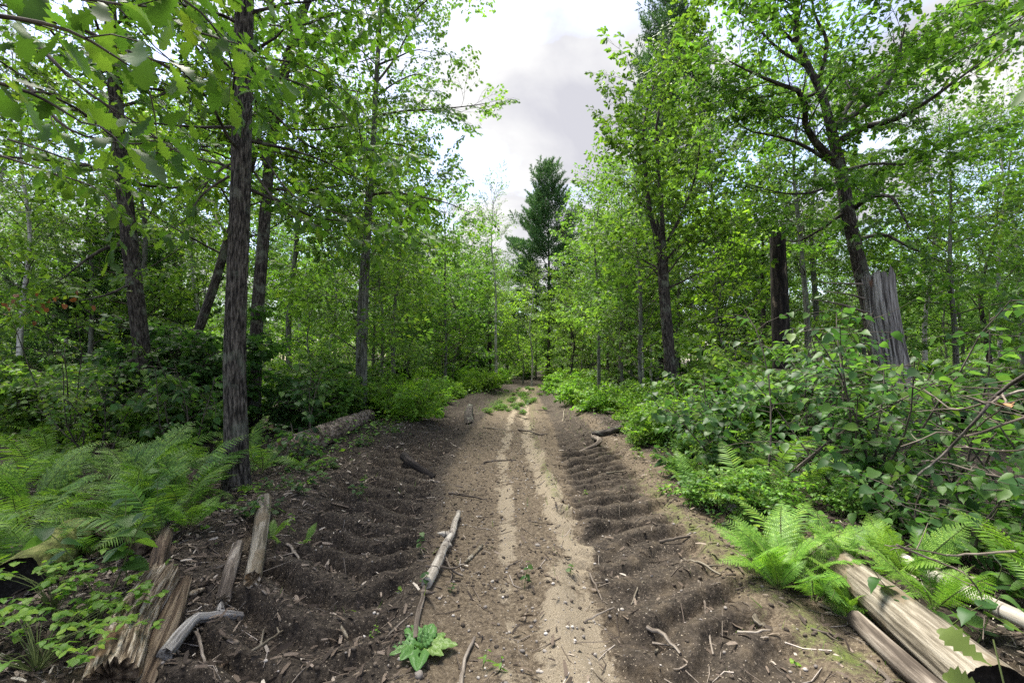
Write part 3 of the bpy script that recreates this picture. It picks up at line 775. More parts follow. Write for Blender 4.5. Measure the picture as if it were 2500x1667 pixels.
olimbs = [([(1603, 575), (1586, 515), (1576, 420), (1570, 325), (1597, 206), (1618, 150)], 0.07, [0, 0, .1, .2, .3, .3], 1.15),
          ([(1618, 575), (1614, 480), (1604, 380), (1606, 280), (1640, 190), (1665, 110)], 0.06, [0, .1, .2, .2, .2, .2], 1.15),
          ([(1630, 590), (1670, 510), (1700, 420), (1710, 330)], 0.045, [0, -.3, -.6, -.8], 1.1),
          ([(1574, 400), (1555, 370), (1545, 355), (1530, 350)], 0.03, [0, -.1, -.3, -.4], 1.0),
          ([(1580, 260), (1560, 222), (1545, 200), (1525, 195)], 0.03, [0, .2, .3, .3], 1.2),
          ([(1590, 520), (1560, 490), (1545, 455), (1530, 450)], 0.03, [0, .1, .2, .2], 1.0),
          ([(1622, 640), (1660, 600), (1720, 590), (1760, 610)], 0.03, [0, -.2, -.5, -.7], 1.0),
          ([(1625, 700), (1580, 650), (1550, 660)], 0.02, [0, .2, .4], 0.5)]
build_tree('oak_tree', 'forked oak with shaggy brown trunk, right edge of the track', 'tree',
    on_ground(wp([(1641, 1031), (1638, 930), (1631, 830), (1622, 720), (1616, 620), (1612, 575)], Y)),
    [0.153, 0.135, 0.126, 0.122, 0.117, 0.108], 'oakfar', M_OAK, M_BDARK, M_BDARK, limbs=[(wp(p, 11, yo), r, dn) for p, r, yo, dn in olimbs],
    auto=12, t0=0.72, lmax=1.8, el=(10, 60), seed=26, sides=44, step=0.05, amp=0.24, ridges=26, zf=1.6, limb_r=0.25)
Y = 10.0
t7 = [([(2040, 310), (2105, 265), (2160, 217), (2187, 157), (2210, 60)], 0.085, [0, -.2, -.4, -.5, -.6], 1.3),
      ([(2048, 345), (2116, 309), (2170, 298), (2246, 260), (2330, 200), (2400, 150)], 0.08, [0, -.4, -.8, -1.2, -1.6, -1.8], 1.3),
      ([(2035, 390), (1985, 340), (1965, 300), (1968, 262), (1955, 228), (1900, 205), (1840, 180), (1780, 150)], 0.085, [0, -.3, -.5, -.7, -.9, -1.0, -1.1, -1.2], 1.25),
      ([(2040, 405), (1953, 352), (1883, 330), (1829, 320), (1790, 290)], 0.05, [0, .2, .4, .5, .6], 1.2),
      ([(2084, 510), (2130, 480), (2175, 480), (2200, 520), (2225, 565)], 0.055, [0, -.6, -1.0, -1.2, -1.3], 0.9),
      ([(2098, 585), (2154, 572), (2205, 596), (2300, 640)], 0.045, [0, -.3, -.5, -.9], 1.0),
      ([(2060, 520), (1997, 564), (1940, 590), (1880, 570)], 0.035, [0, .4, .7, .9], 1.0),
      ([(1999, 200), (2018, 98), (1990, 40), (1980, -60)], 0.05, [0, -.3, -.5, -.6], 1.3),
      ([(1975, 165), (1900, 120), (1840, 60), (1790, 20)], 0.045, [0, .2, .3, .4], 1.3),
      ([(1945, 110), (1880, 40), (1850, -30)], 0.04, [0, -.2, -.4], 1.3),
      ([(2000, 225), (1930, 250), (1870, 250), (1780, 240), (1720, 260)], 0.04, [0, .6, 1.0, 1.3, 1.5], 1.2),
      ([(2030, 320), (2120, 200), (2250, 120), (2330, 90), (2420, 60)], 0.06, [0, .6, 1.1, 1.5, 1.7], 1.2),
      ([(2056, 440), (1980, 470), (1900, 470), (1830, 450)], 0.035, [0, -.4, -.8, -1.0], 1.1),
      ([(2052, 420), (2130, 400), (2220, 400), (2300, 380)], 0.04, [0, .5, .9, 1.2], 1.0),
      ([(1943, 30), (1960, -60), (2010, -120)], 0.05, [0, 0, .2], 1.3)]
build_tree('oak_tree', 'big spreading oak with crooked dark limbs, behind the broken grey snag', 'tree',
    on_ground(wp([(2170, 1047), (2140, 850), (2108, 690), (2085, 590), (2068, 510), (2056, 433), (2041, 368), (2028, 310), (2000, 215), (1970, 157), (1946, 100), (1942, 20), (1936, -80)], Y)),
    [0.189, 0.171, 0.153, 0.14, 0.135, 0.126, 0.122, 0.108, 0.086, 0.072, 0.059, 0.045, 0.027], 'oakfar', M_OAK, M_BDARK, M_BDARK,
    limbs=[(wp(p, 10, yo), r, dn * 1.5) for p, r, yo, dn in t7], auto=10, t0=0.85, lmax=1.8, el=(20, 60), seed=27, sides=44, step=0.06, amp=0.2, ridges=28, zf=2.2)

# dead standing trunks
def snag(name, label, path, radii, mat, endmat, seed, sides=40, ridges=22, amp=0.22, jag=0.35, step=0.05, branches=()):
    base = np.array(path[0], float); root = thing(name, label, 'dead trunk', tuple(base))
    pts = np.asarray(path) - base; L = np.linalg.norm(np.diff(pts, axis=0), axis=1).sum(); n = int(L / step)
    q = resample(pts, n); r = np.interp(np.linspace(0, 1, n), np.linspace(0, 1, len(radii)), radii)
    mb = MB(); V = tube(mb, q, r, sides, 0, disp=bark_disp(ridges, amp, seed, 0.35))
    th = np.linspace(0, 6.283, sides, endpoint=False)
    cut = jag * fbm(np.cos(th) * 3 + 9, np.sin(th) * 3 + 4, 0, seed + 3, 3) * 2 - jag * .4
    cut = cut + np.random.default_rng(seed).uniform(0, jag * .45, sides)
    # broken top: push the upper rings down to a jagged rim and close it with a sunken heart
    W = mb.V[0].reshape(n, sides, 3)
    zt = W[-1, :, 2].mean() - cut
    W[..., 2] = np.minimum(W[..., 2], zt[None])
    mb.V[0] = W.reshape(-1, 3)
    rim = W[-1]; c = rim.mean(0) - np.array([0, 0, jag * 0.9])
    inner = rim * 0.0 + c + (rim - rim.mean(0)) * 0.6; inner[:, 2] = c[2]
    vv = np.concatenate([rim, inner, [c]])
    qd = [(a, (a + 1) % sides, sides + (a + 1) % sides, sides + a) for a in range(sides)]
    tr = [(2 * sides, sides + a, sides + (a + 1) % sides) for a in range(sides)]
    mb.add(vv, tris=tr, quads=qd, mat=1)
    obj('trunk', mb.mesh('trunk', [mat, endmat], smooth=True), root)
    for bp, r0 in branches:
        b = MB(); bb = resample(np.asarray(bp) - base, 9); tube(b, bb, np.linspace(r0, 0.006, 9), 6)
        rr = np.random.default_rng(seed + len(bp))
        for k in range(5):
            i = 3 + k; tube(b, limb_path(rr, bb[min(i, 8)], rr.normal(size=3) + [0, 0, .3], rr.uniform(.15, .45), 0, .25, 4), np.linspace(0.006, 0.002, 4), 3)
        obj('dead_branch', b.mesh('dead_branch', M_STICK, smooth=True), root)
    return root
snag('broken_snag', 'pale grey broken-topped dead trunk standing in the hazel', on_ground(wp([(2215, 1085), (2190, 960), (2165, 830), (2150, 740), (2142, 645)], 8.2)),
     [0.26, 0.245, 0.232, 0.225, 0.22], M_SNAG, M_SNAG, 31, jag=.24, branches=[(wp([(2120, 765), (2060, 745), (1990, 732)], 8.0, [0, -.3, -.6]), 0.028), (wp([(2110, 730), (2070, 718), (2020, 712)], 8.0, [0, -.4, -.6]), 0.022),
     (wp([(2105, 693), (2060, 692), (2005, 690)], 8.0, [0, -.2, -.3]), 0.02)])
snag('charred_snag', 'dark charred dead trunk with a pale bare patch, left of the spreading oak', on_ground(wp([(1914, 1020), (1909, 900), (1905, 760), (1900, 640), (1897, 560)], 11.5)),
     [0.23, 0.205, 0.195, 0.185, 0.175], M_CHAR, M_ROT, 32, sides=28, amp=0.14, jag=0.2)
snag('charred_snag', 'thin black dead pole standing where the track bends', on_ground(wp([(1193, 930), (1195, 850), (1197, 770)], 29)), [0.15, 0.135, 0.12], M_CHAR, M_CHAR, 33, sides=12, step=0.2, jag=0.15)

# ------------------------------------------------------------------ pines
def pine(name, label, base, H, seed, spread=2.6, clear=0.3, whorls=20, group=None, sc=1.0):
    rs = np.random.default_rng(seed); root = thing(name, label, 'tree', tuple(base), group)
    mb, q, r = trunk_mesh([(0, 0, -.2), (0.1, 0, H * .5), (0, 0, H)], [0.018 * H * .6, .01 * H * .6, 0.02], M_BGREY, 10, 0.5, amp=0.08, seed=seed)
    kids = [obj('trunk', mb.mesh('trunk', M_BDARK, smooth=True), root)]
    cr = Crown('pine', seed)
    lb = MB()
    for i in range(whorls):
        t = i / (whorls - 1); z = H * (clear + (1 - clear) * t ** 0.9)
        L = spread * (min(1, 0.62 + t * 1.2) * (1 - t) ** 0.75 + 0.10)
        nb = 7 if t < .85 else 5; a0 = rs.uniform(0, 6.28)
        for k in range(nb):
            a = a0 + k * 6.283 / nb + rs.normal() * .2; e = R(-5 + 50 * t) + rs.normal() * .12
            l = L * rs.uniform(.6, 1.2)
            pts = limb_path(rs, (0, 0, z), (math.cos(a) * math.cos(e), math.sin(a) * math.cos(e), math.sin(e)), l, 0.35, .06, 5)
            tube(lb, pts, np.linspace(.03, .008, 5), 3)
            m = max(2, int(l / 0.36 / sc))
            for j in range(m):
                u = 0.3 + 0.7 * j / max(1, m - 1); g = u * 4; b = min(int(g), 3); p = pts[b] + (pts[b + 1] - pts[b]) * (g - b); d = frame(pts[b], pts[b + 1])
                sd2 = np.cross(d, [0, 0, 1]); cr.add(p, d + sd2 * rs.uniform(-.9, .9) + [0, 0, .25], sc * rs.uniform(.8, 1.25))
        if t > .95: cr.add((0, 0, z), (0, 0.1, 1), sc)
    cr.add((0, 0, H - .5), (0.05, 0, 1), sc * .8)
    kids.append(obj('branches', lb.mesh('branches', M_BDARK), root)); stuff_part(kids[-1])
    kids.append(stuff_part(obj('crown', cr.mesh('crown', M_PINE, M_BDARK), root)))
    KIDS[root] = kids
    return root
def at_px(u, Yd):
    x = (u - 1250) / FPX * Yd
    return np.array([x, Yd, gz(x, Yd)])
pine('pine_tree', 'tall dark green pine standing above the bend of the track', at_px(1338, 38), 16.9, 41, spread=3.6, clear=0.26, whorls=20, sc=1.25)
pine('pine_tree', 'very tall pine whose tip shows above the forked oak', at_px(1650, 30), 27, 42, spread=3.0, clear=0.45, whorls=24, sc=1.25)
pine('pine_tree', 'small shaded pine behind the leaning oak trunk', at_px(300, 17), 5.5, 43, spread=2.6, clear=0.16, whorls=12)
pine('pine_tree', 'dark pine deep in the woods beside the charred snag', at_px(1790, 30), 9.5, 44, spread=3.0, clear=0.12, whorls=16, sc=1.2)

# ------------------------------------------------------------------ woodland trees behind: a few built kinds, each copied
def proto_tree(nm, label, cat, seed, H, r, kind, lm, bm, lmax, auto, t0, group, lean=0.2, dens=0.66, el=(5, 50), spray=1.3):
    rs = np.random.default_rng(seed)
    path = [(0, 0, -.15)] + [(rs.normal() * lean * t, rs.normal() * lean * t, H * t) for t in (.25, .5, .75, 1)]
    rr = np.random.default_rng(seed)
    root = thing(nm, label, cat, (0, 0, 0), group)
    mb, q, rad = trunk_mesh(path, [r, r * .85, r * .65, r * .4, .012], bm, 9, 0.35, amp=.08, seed=seed, ridges=10)
    kids = [obj('trunk', mb.mesh('trunk', bm, smooth=True), root)]
    cr = Crown(kind, seed); lb = MB(); az = 0
    for i in range(auto):
        t = t0 + (0.98 - t0) * i / (auto - 1); az += 2.4 + rr.normal() * .3; k = min(int(t * (len(q) - 1)), len(q) - 1)
        e = R(rr.uniform(*el)) + R(30) * max(0, t - .7) / .3
        u = (t - t0) / (1 - t0); L = lmax * (0.55 + 1.5 * u * (1 - u) + 0.1) * (1 - .35 * u) * rr.uniform(.6, 1.15)
        leaf_limb(rr, lb, cr, limb_path(rr, q[k], (math.cos(az) * math.cos(e), math.sin(az) * math.cos(e), math.sin(e)), L, .3, .12, 6), max(.01, rad[k] * .3), dens, sec=0.5, spray=spray, sides=4)
    kids.append(stuff_part(obj('branches', lb.mesh('branches', M_TWIG), root)))
    kids.append(stuff_part(obj('crown', cr.mesh('crown', lm, M_TWIG), root)))
    KIDS[root] = kids
    return root
WOODS = {
 'maple_a': proto_tree('maple_tree', 'x', 'tree', 51, 10.5, .10, 'far', M_MAPLE, M_BMAP, 2.4, 30, .22, 'w'),
 'maple_b': proto_tree('maple_tree', 'x', 'tree', 52, 9.0, .085, 'far', M_MAPLE, M_BGREY, 2.2, 28, .18, 'w', lean=.4),
 'oak_a': proto_tree('oak_tree', 'x', 'tree', 53, 10.5, .13, 'oakfar', M_OAK, M_BDARK, 2.9, 26, .26, 'w', lean=.5, spray=1.2),
 'birch_a': proto_tree('birch_tree', 'x', 'tree', 54, 11.0, .085, 'small', M_BIRCH, M_BBIRCH, 1.7, 30, .34, 'w', lean=.3, el=(20, 65), spray=1.2),
 'aspen_a': proto_tree('aspen_tree', 'x', 'tree', 55, 12.0, .11, 'far', M_BIRCH, M_BGREY, 1.9, 28, .4, 'w', lean=.2),
 'sapling_a': proto_tree('young_tree', 'x', 'tree', 56, 5.2, .045, 'far', M_BRIGHT, M_BGREY, 1.6, 20, .15, 'w', lean=.3, spray=1.0),
 'sapling_b': proto_tree('young_tree', 'x', 'tree', 57, 4.2, .04, 'far', M_MAPLE, M_BMAP, 1.5, 18, .12, 'w', lean=.3, spray=1.0),
}
used_proto = set()
def plant(kind, x, y, s=1.0, label=None, group=None, rz=None, sz=None):
    o = WOODS[kind]
    if kind in used_proto: o = copy_tree(o)
    used_proto.add(kind)
    o.location = (x, y, gz(x, y) - .05); o.rotation_euler = (0, 0, rng.uniform(0, 6.28) if rz is None else rz)
    o.scale = (s, s, s if sz is None else sz)
    o['label'] = label
    if group: o['group'] = group
    elif 'group' in o: del o['group']
    return o
# the slender trees that can be told apart
NAMED = [
 ('birch_a', 1212, 24, .95, 'slim birch with a bare white upper stem, left of the tall dark pine'),
 ('birch_a', 1298, 27, .62, 'small pale birch standing right at the bend of the track'),
 ('maple_b', 1085, 22, .98, 'bushy maple over the left side of the bend, left of the birch'),
 ('aspen_a', 1150, 34, .95, 'thin straight aspen behind the black pole'),
 ('maple_a', 1540, 21, .72, 'light green maple spreading over the right side of the bend'),
 ('aspen_a', 1462, 15.5, .62, 'slender pale grey aspen right of the track before the bend'),
 ('maple_b', 1520, 19, .95, 'leafy maple between the slender aspen and the forked oak'),
 ('birch_a', 1567, 17, .85, 'pale birch stem close left of the forked oak'),
 ('aspen_a', 1966, 15, .95, 'grey lichen-covered aspen just right of the charred snag'),
 ('aspen_a', 965, 18, .88, 'mottled grey aspen right of the tall slender maple'),
 ('maple_b', 932, 16, .72, 'thin dark-stemmed maple tight behind the tall slender maple'),
 ('birch_a', 484, 16, .92, 'mottled birch between the leaning oak and the straight trunk'),
 ('aspen_a', 712, 15, .95, 'grey aspen right of the crooked dark oak'),
 ('birch_a', 163, 18, .95, 'white birch stem far left behind the berry bushes'),
 ('birch_a', 130, 20, .95, 'second thinner birch just left of the white birch stem'),
 ('maple_a', 335, 14, 1.0, 'thin straight maple stem close behind the leaning oak trunk'),
 ('birch_a', 2262, 17, 1.05, 'tall thin-leaved birch against white sky behind the spreading oak'),
 ('birch_a', 2440, 15, .88, 'thin-leaved birch in the far right corner above the brush'),
 ('aspen_a', 1750, 20, 1.15, 'tall grey aspen between the forked oak and the charred snag'),
 ('maple_a', 1010, 27, .95, 'feathery green maple beyond the mottled grey aspen'),
 ('oak_a', 1120, 30, .7, 'dark leaning oak in the shade left of the black pole'),
 ('birch_a', 55, 12.5, .9, 'thin birch at the far left edge behind the berry bushes'),
 ('maple_b', 215, 14.5, .95, 'maple filling the gap left of the leaning oak trunk'),
 ('sapling_a', 770, 14.5, .8, 'bright sapling between crooked dark oak and slender maple'),
 ('maple_a', 2330, 13, .8, 'green maple low behind the brush at the right edge'),
 ('oak_a', 2420, 17, .8, 'dark oak at the far right edge beyond the thicket'),
 ('oak_a', 1390, 31, .72, 'leaning dark oak in the shade right of the bend'),
]
for k, u, yd, s, lab in NAMED:
    p = at_px(u, yd); plant(k, p[0], p[1], s, lab)
ZG = {'left': ('leafy woodland tree in the crowded woods left of the track', 'woodland trees left of the track'),
      'right': ('leafy woodland tree in the crowded woods right of the track', 'woodland trees right of the track'),
      'mid': ('far woodland tree in the wall of green beyond the bend', 'woodland trees beyond the bend')}
placed = [at_px(u, yd)[:2] for _, u, yd, _, _ in NAMED]
def free(x, y, dmin):
    return all((x - a) ** 2 + (y - b) ** 2 > dmin ** 2 for a, b in placed)
kinds = ['maple_a', 'maple_b', 'oak_a', 'birch_a', 'aspen_a', 'sapling_a', 'sapling_b']
CROWD = []
n_w = 0; tries = 0
while n_w < 175 and tries < 6000:
    tries += 1
    yd = 12.5 + 62 * rng.random() ** 1.25; u = rng.uniform(-350, 2850)
    x = (u - 1250) / FPX * yd
    if abs(x - tcen(yd)) < 3.2 and yd < 46: continue
    if not free(x, yd, 1.5 + yd * .022): continue
    mid = 980 < u < 1560
    if mid and yd < 19: continue
    k = kinds[int(rng.choice(7, p=[.2, .18, .12, .13, .12, .13, .12]))]
    s = rng.uniform(.75, 1.15)
    H = {'maple_a': 10.5, 'maple_b': 9, 'oak_a': 10.5, 'birch_a': 11, 'aspen_a': 12, 'sapling_a': 5.2, 'sapling_b': 4.2}[k]
    if mid:     # keep the sky gap over the track open: tops stay under the photograph's tree line
        vt = interp([980, 1080, 1160, 1250, 1330, 1400, 1480, 1560], [600, 640, 580, 690, 690, 650, 540, 430], u) + rng.uniform(-10, 90)
        hmax = CAM_H + (880 - vt) * yd / FPX
        s = min(s * 1.4, hmax / H)
        if s < .35: continue
        s = min(s, 1.7)
    elif yd > 30: s *= 1.2
    z = 'mid' if (mid and yd > 24) else ('left' if x < tcen(yd) else 'right')
    CROWD.append((plant(k, x, yd, s, *ZG[z]), k, u, yd)); placed.append((x, yd)); n_w += 1
n_m = 0; tries = 0
while n_m < 70 and tries < 4000:
    tries += 1
    yd = 21 + 42 * rng.random(); u = rng.uniform(940, 1620); x = (u - 1250) / FPX * yd
    if abs(x - tcen(yd)) < 2.4 and yd < 34: continue
    if not free(x, yd, 1.3 + yd * .012): continue
    k = ['maple_a', 'maple_b', 'sapling_a', 'sapling_b', 'oak_a', 'maple_b'][int(rng.integers(6))]
    H = {'maple_a': 10.5, 'maple_b': 9, 'oak_a': 10.5, 'sapling_a': 5.2, 'sapling_b': 4.2}[k]
    vt = interp([940, 1000, 1080, 1160, 1250, 1330, 1400, 1480, 1560, 1620], [560, 610, 650, 610, 690, 690, 660, 580, 520, 480], u) + rng.uniform(-10, 130)
    s = (CAM_H + (880 - vt) * yd / FPX) / H
    s = min(s, 1.5)
    if s < .4: continue
    CROWD.append((plant(k, x, yd, s, *ZG['mid']), k, u, yd)); placed.append((x, yd)); n_m += 1
for k, o in WOODS.items():
    if k not in used_proto:
        for c in KIDS[o]: bpy.data.objects.remove(c)
        bpy.data.objects.remove(o)
ORD = 'first second third fourth fifth sixth seventh eighth ninth tenth eleventh twelfth thirteenth fourteenth fifteenth sixteenth seventeenth eighteenth nineteenth twentieth'.split()
ORD += ['twenty-' + o for o in ORD[:9]] + ['thirtieth'] + ['thirty-' + o for o in ORD[:9]] + ['fortieth'] + ['forty-' + o for o in ORD[:9]] + ['fiftieth']
MARKS = [(-9999, 'left edge'), (355, 'leaning oak'), (580, 'straight trunk'), (890, 'slender maple'), (1195, 'black pole'), (1338, 'tall pine'), (1635, 'forked oak'), (1905, 'charred snag'), (2150, 'broken snag'), (9999, 'right edge')]
SPEC = {'maple_a': 'maple', 'maple_b': 'maple', 'oak_a': 'dark oak', 'birch_a': 'white birch', 'aspen_a': 'grey aspen', 'sapling_a': 'young bright tree', 'sapling_b': 'young bushy tree'}
bins = {}
for o, k, u, yd in CROWD:
    i = max(j for j, m_ in enumerate(MARKS) if m_[0] <= u); bins.setdefault((i, SPEC[k]), []).append((u, o))
for (i, sp_), lst in bins.items():
    lst.sort(key=lambda t: t[0])
    for j, (u, o) in enumerate(lst):
        o['label'] = (f'{ORD[j]} ' if len(lst) > 1 else 'only ') + f'{sp_}' + (' from the left' if len(lst) > 1 else '') + f' in the woods between {MARKS[i][1]} and {MARKS[i + 1][1]}'
# distant woods: a closed mass nobody could count
cr = Crown('far', 900); rs = np.random.default_rng(900); lbm = MB()
for i in range(5200):
    u = rs.uniform(-500, 3000); yd = rs.uniform(70, 95); x = (u - 1250) / FPX * yd; hm = interp([0, 1000, 1250, 1500, 2500], [15, 12, 9, 12, 15], u)
    cr.add((x, yd, rs.uniform(0.3, hm) * rs.uniform(.5, 1)), rs.normal(size=3) * [1, 1, .4], 2.6)
o = obj('distant_woods', cr.mesh('distant_woods', M_MAPLE, M_TWIG)); tag(o, 'far wall of woods closing off the view', 'woods', None, 'stuff')

# ------------------------------------------------------------------ bushes behind and beside the track
def proto_bush(nm, seed, H, W, kind, lm, nst, sm_=M_TWIG, spray=1.0, cat='bush'):
    rs = np.random.default_rng(seed); root = thing(nm, 'x', cat)
    st = MB(); cr = Crown(kind, seed)
    for i in range(nst):
        a = rs.uniform(0, 6.28); lean = rs.uniform(.1, 1) * W / H
        pts = limb_path(rs, (rs.normal() * .08, rs.normal() * .08, -.03), (math.cos(a) * lean, math.sin(a) * lean, 1), H * rs.uniform(.6, 1.05), -.1, .12, 6)
        tube(st, pts, np.linspace(.012, .004, 6), 4)
        m = max(4, int(H * 7))
        for j in range(m):
            u = .15 + .85 * (j + rs.random()) / m; u = min(u, 1); g = u * 5; b = min(int(g), 4); p = pts[b] + (pts[b + 1] - pts[b]) * (g - b)
            a2 = rs.uniform(0, 6.28); cr.add(p, (math.cos(a2), math.sin(a2), rs.uniform(-.1, .7)), spray * rs.uniform(.7, 1.15))
    kids = [stuff_part(obj('stems', st.mesh('stems', sm_), root)), stuff_part(obj('foliage', cr.mesh('foliage', lm, sm_), root))]
    KIDS[root] = kids
    return root
BUSH = {'green': [proto_bush('bush', 61 + i, 1.5, .8, 'bushr', M_MAPLE, 8, spray=.95) for i in range(2)],
        'bright': [proto_bush('berry_bush', 71 + i, .85, .6, 'bush', M_BRIGHT, 9, M_STEM, .85) for i in range(3)],
        'brightr': [proto_bush('berry_bush', 76 + i, .75, .5, 'bushr', M_BRIGHT, 7, M_STEM, .75) for i in range(2)],
        'dark': [proto_bush('bush', 81 + i, 2.0, .9, 'bushr', M_DARKL, 9, spray=1.2) for i in range(2)],
        'low': [proto_bush('low_bush', 91 + i, .45, .45, 'bush', M_FERN, 8, M_STEM, .7) for i in range(2)]}
bused = set()
BROWS = {}
def bush(kind, x, y, s, label, group=None):
    i = int(rng.integers(len(BUSH[kind]))); o = BUSH[kind][i]
    if (kind, i) in bused: o = copy_tree(o)
    bused.add((kind, i)); o.location = (x, y, gz(x, y)); o.rotation_euler = (0, 0, rng.uniform(0, 6.28)); o.scale = (s,) * 3
    o['label'] = label
    if group: o['group'] = group; BROWS.setdefault(label, []).append((y, o))
    return o
# bright banks on both edges of the track
for i in range(44):
    yd = 9.5 + 15 * rng.random() ** 1.2; x = tcen(yd) - thalf(yd) - rng.uniform(.0, 2.2)
    if yd < 12 and x < -2.55: continue
    bush('bright' if rng.random() < .6 else 'brightr', x, yd, rng.uniform(.5, 1.35), 'sunny yellow-green berry bush on the bank left of the track', 'berry bushes along the left bank')
for i in range(40):
    yd = 7.2 + 16 * rng.random() ** 1.2; x = tcen(yd) + thalf(yd) + rng.uniform(.15, 2.0) + (.2 if yd < 9 else 0)
    bush('bright' if rng.random() < .6 else 'brightr', x, yd, rng.uniform(.45, 1.2), 'sunny yellow-green berry bush on the bank right of the track', 'berry bushes along the right bank')
for i in range(60):
    yd = rng.uniform(22, 46); x = rng.uniform(-8, 9)
    if abs(x - tcen(yd)) < 1.9 and yd < 36: continue
    bush('bright', x, yd, rng.uniform(.9, 1.3), 'bright low bush far off around the bend', 'low bushes around the bend')
# shrub layer of the woods
for i in range(75):
    yd = 7.5 + 22 * rng.random() ** 1.1; u = rng.uniform(-150, 1010); x = (u - 1250) / FPX * yd
    if x > tcen(yd) - thalf(yd) - 1.6: continue
    if yd < 9 and u > 560 : continue
    bush('green' if rng.random() < .75 else 'brightr', x, yd, rng.uniform(.7, 1.2), 'leafy shrub in the undergrowth left of the track', 'undergrowth shrubs left of the track')
for i in range(75):
    yd = 7.0 + 22 * rng.random() ** 1.1; u = rng.uniform(1500, 2700); x = (u - 1250) / FPX * yd
    if x < tcen(yd) + thalf(yd) + 1.5: continue
    bush('green' if rng.random() < .8 else 'brightr', x, yd, rng.uniform(.7, 1.25), 'leafy shrub in the undergrowth right of the track', 'undergrowth shrubs right of the track')
for u, yd, s, lab in ((420, 8.4, 1.0, 'dark broad-leaved shrub between the leaning oak and the straight trunk'), (480, 8.8, 1.1, 'taller dark shrub right behind the straight oak trunk'),
                      (715, 9.2, .6, 'dark bushy shrub above the fallen bark log'), (1150, 27, 1.2, 'dark shrub at the foot of the black pole')):
    p = at_px(u, yd); bush('dark', p[0], p[1], s, lab)
for i in range(46):
    yd = rng.uniform(12.5, 27); x = tcen(yd) + rng.normal() * .5
    bush('low', x, yd, rng.uniform(.18, .42), 'small green tuft growing in the far middle of the track', 'tufts in the far track')
for i in range(26):
    yd = rng.uniform(4.5, 9); x = -thalf(yd) - rng.uniform(.2, 2.2)
    if -4.4 < x and (yd < 5.6 or x < -2.5): continue
    bush('low', x, yd, rng.uniform(.5, 1.0), 'low shaded herb clump by the left track edge', 'low herbs along the left edge')
for i in range(24):
    yd = rng.uniform(3.6, 8); x = 1.85 + .06 * (yd - 3.6) + rng.uniform(.0, 1.5)
    bush('low', x, yd, rng.uniform(.4, .9), 'low green herb clump by the right track edge', 'low herbs along the right edge')

for kind, lst in BUSH.items():        # kinds that found no place
    for i, o in enumerate(lst):
        if (kind, i) not in bused:
            for c in KIDS[o]: bpy.data.objects.remove(c)
            bpy.data.objects.remove(o)
for lab, lst in BROWS.items():
    lst.sort(key=lambda t: t[0])
    for j, (y, o) in enumerate(lst):
        o['label'] = lab.replace('sunny ', '').replace('leafy ', '') + (f', {ORD[j]} from the front' if j < len(ORD) else f', {ORD[len(lst) - 1 - j]} from the back')
# ------------------------------------------------------------------ parts as single leaves
def mat4(B, p, s):
    """B rows x,y,z"""
    M = Matrix(((B[0][0] * s, B[1][0] * s, B[2][0] * s, p[0]), (B[0][1] * s, B[1][1] * s, B[2][1] * s, p[1]), (B[0][2] * s, B[1][2] * s, B[2][2] * s, p[2]), (0, 0, 0, 1)))
    return M
def leaf_mesh(name, tpl, mat, seed=0, bend=0.0, smooth=True):
    V, T = tpl; V = V.copy(); rs = np.random.default_rng(seed)
    V[:, 2] += bend * (np.sin(V[:, 1] * 5 + seed) * .06 + V[:, 0] * rs.normal() * .35)
    V[:, 0] *= rs.uniform(.85, 1.15)
    mb = MB(); mb.add(V, tris=T); return mb.mesh(name, mat, smooth=smooth, bk=False)
HAZ = [leaf_mesh('leaf', LF_HAZEL, M_HAZEL, i, 1) for i in range(4)]
HAZL = [leaf_mesh('leaf', LF_HAZEL, M_MAPLE, i, 1) for i in range(4)]
OVA = [leaf_mesh('leaf', LF_OVATE, M_HAZEL, i, 1) for i in range(3)]
OAKL = [leaf_mesh('leaf', LF_OAK, M_OAK, i, 1) for i in range(5)]
OAKBR = [leaf_mesh('leaf', LF_OAK, M_BRIGHT, i, 1) for i in range(2)]
MAPL = [leaf_mesh('leaf', LF_MAPLE, M_MAPLE, i, 1) for i in range(3)]
LAN = [leaf_mesh('leaf', LF_LANCE, M_BRIGHT, i, 1) for i in range(3)]
ROU = [leaf_mesh('leaf', LF_ROUND, M_BRIGHT, i, 1) for i in range(3)]
REDL = [leaf_mesh('leaf', LF_OVATE, M_RED, i, 2) for i in range(2)]
YELL = [leaf_mesh('leaf', LF_MAPLE, M_YEL, i, 2) for i in range(2)]
def put_leaf(root, meshes, p, d, up, s, rs, name='leaf', roll=.3):
    B = basis(np.array([d], float), np.array([up], float), np.array([rs.normal() * roll]))[0]
    o = bpy.data.objects.new(name, meshes[int(rs.integers(len(meshes)))]); COL.objects.link(o); o.parent = root; o.matrix_basis = mat4(B, p, s)
    return o
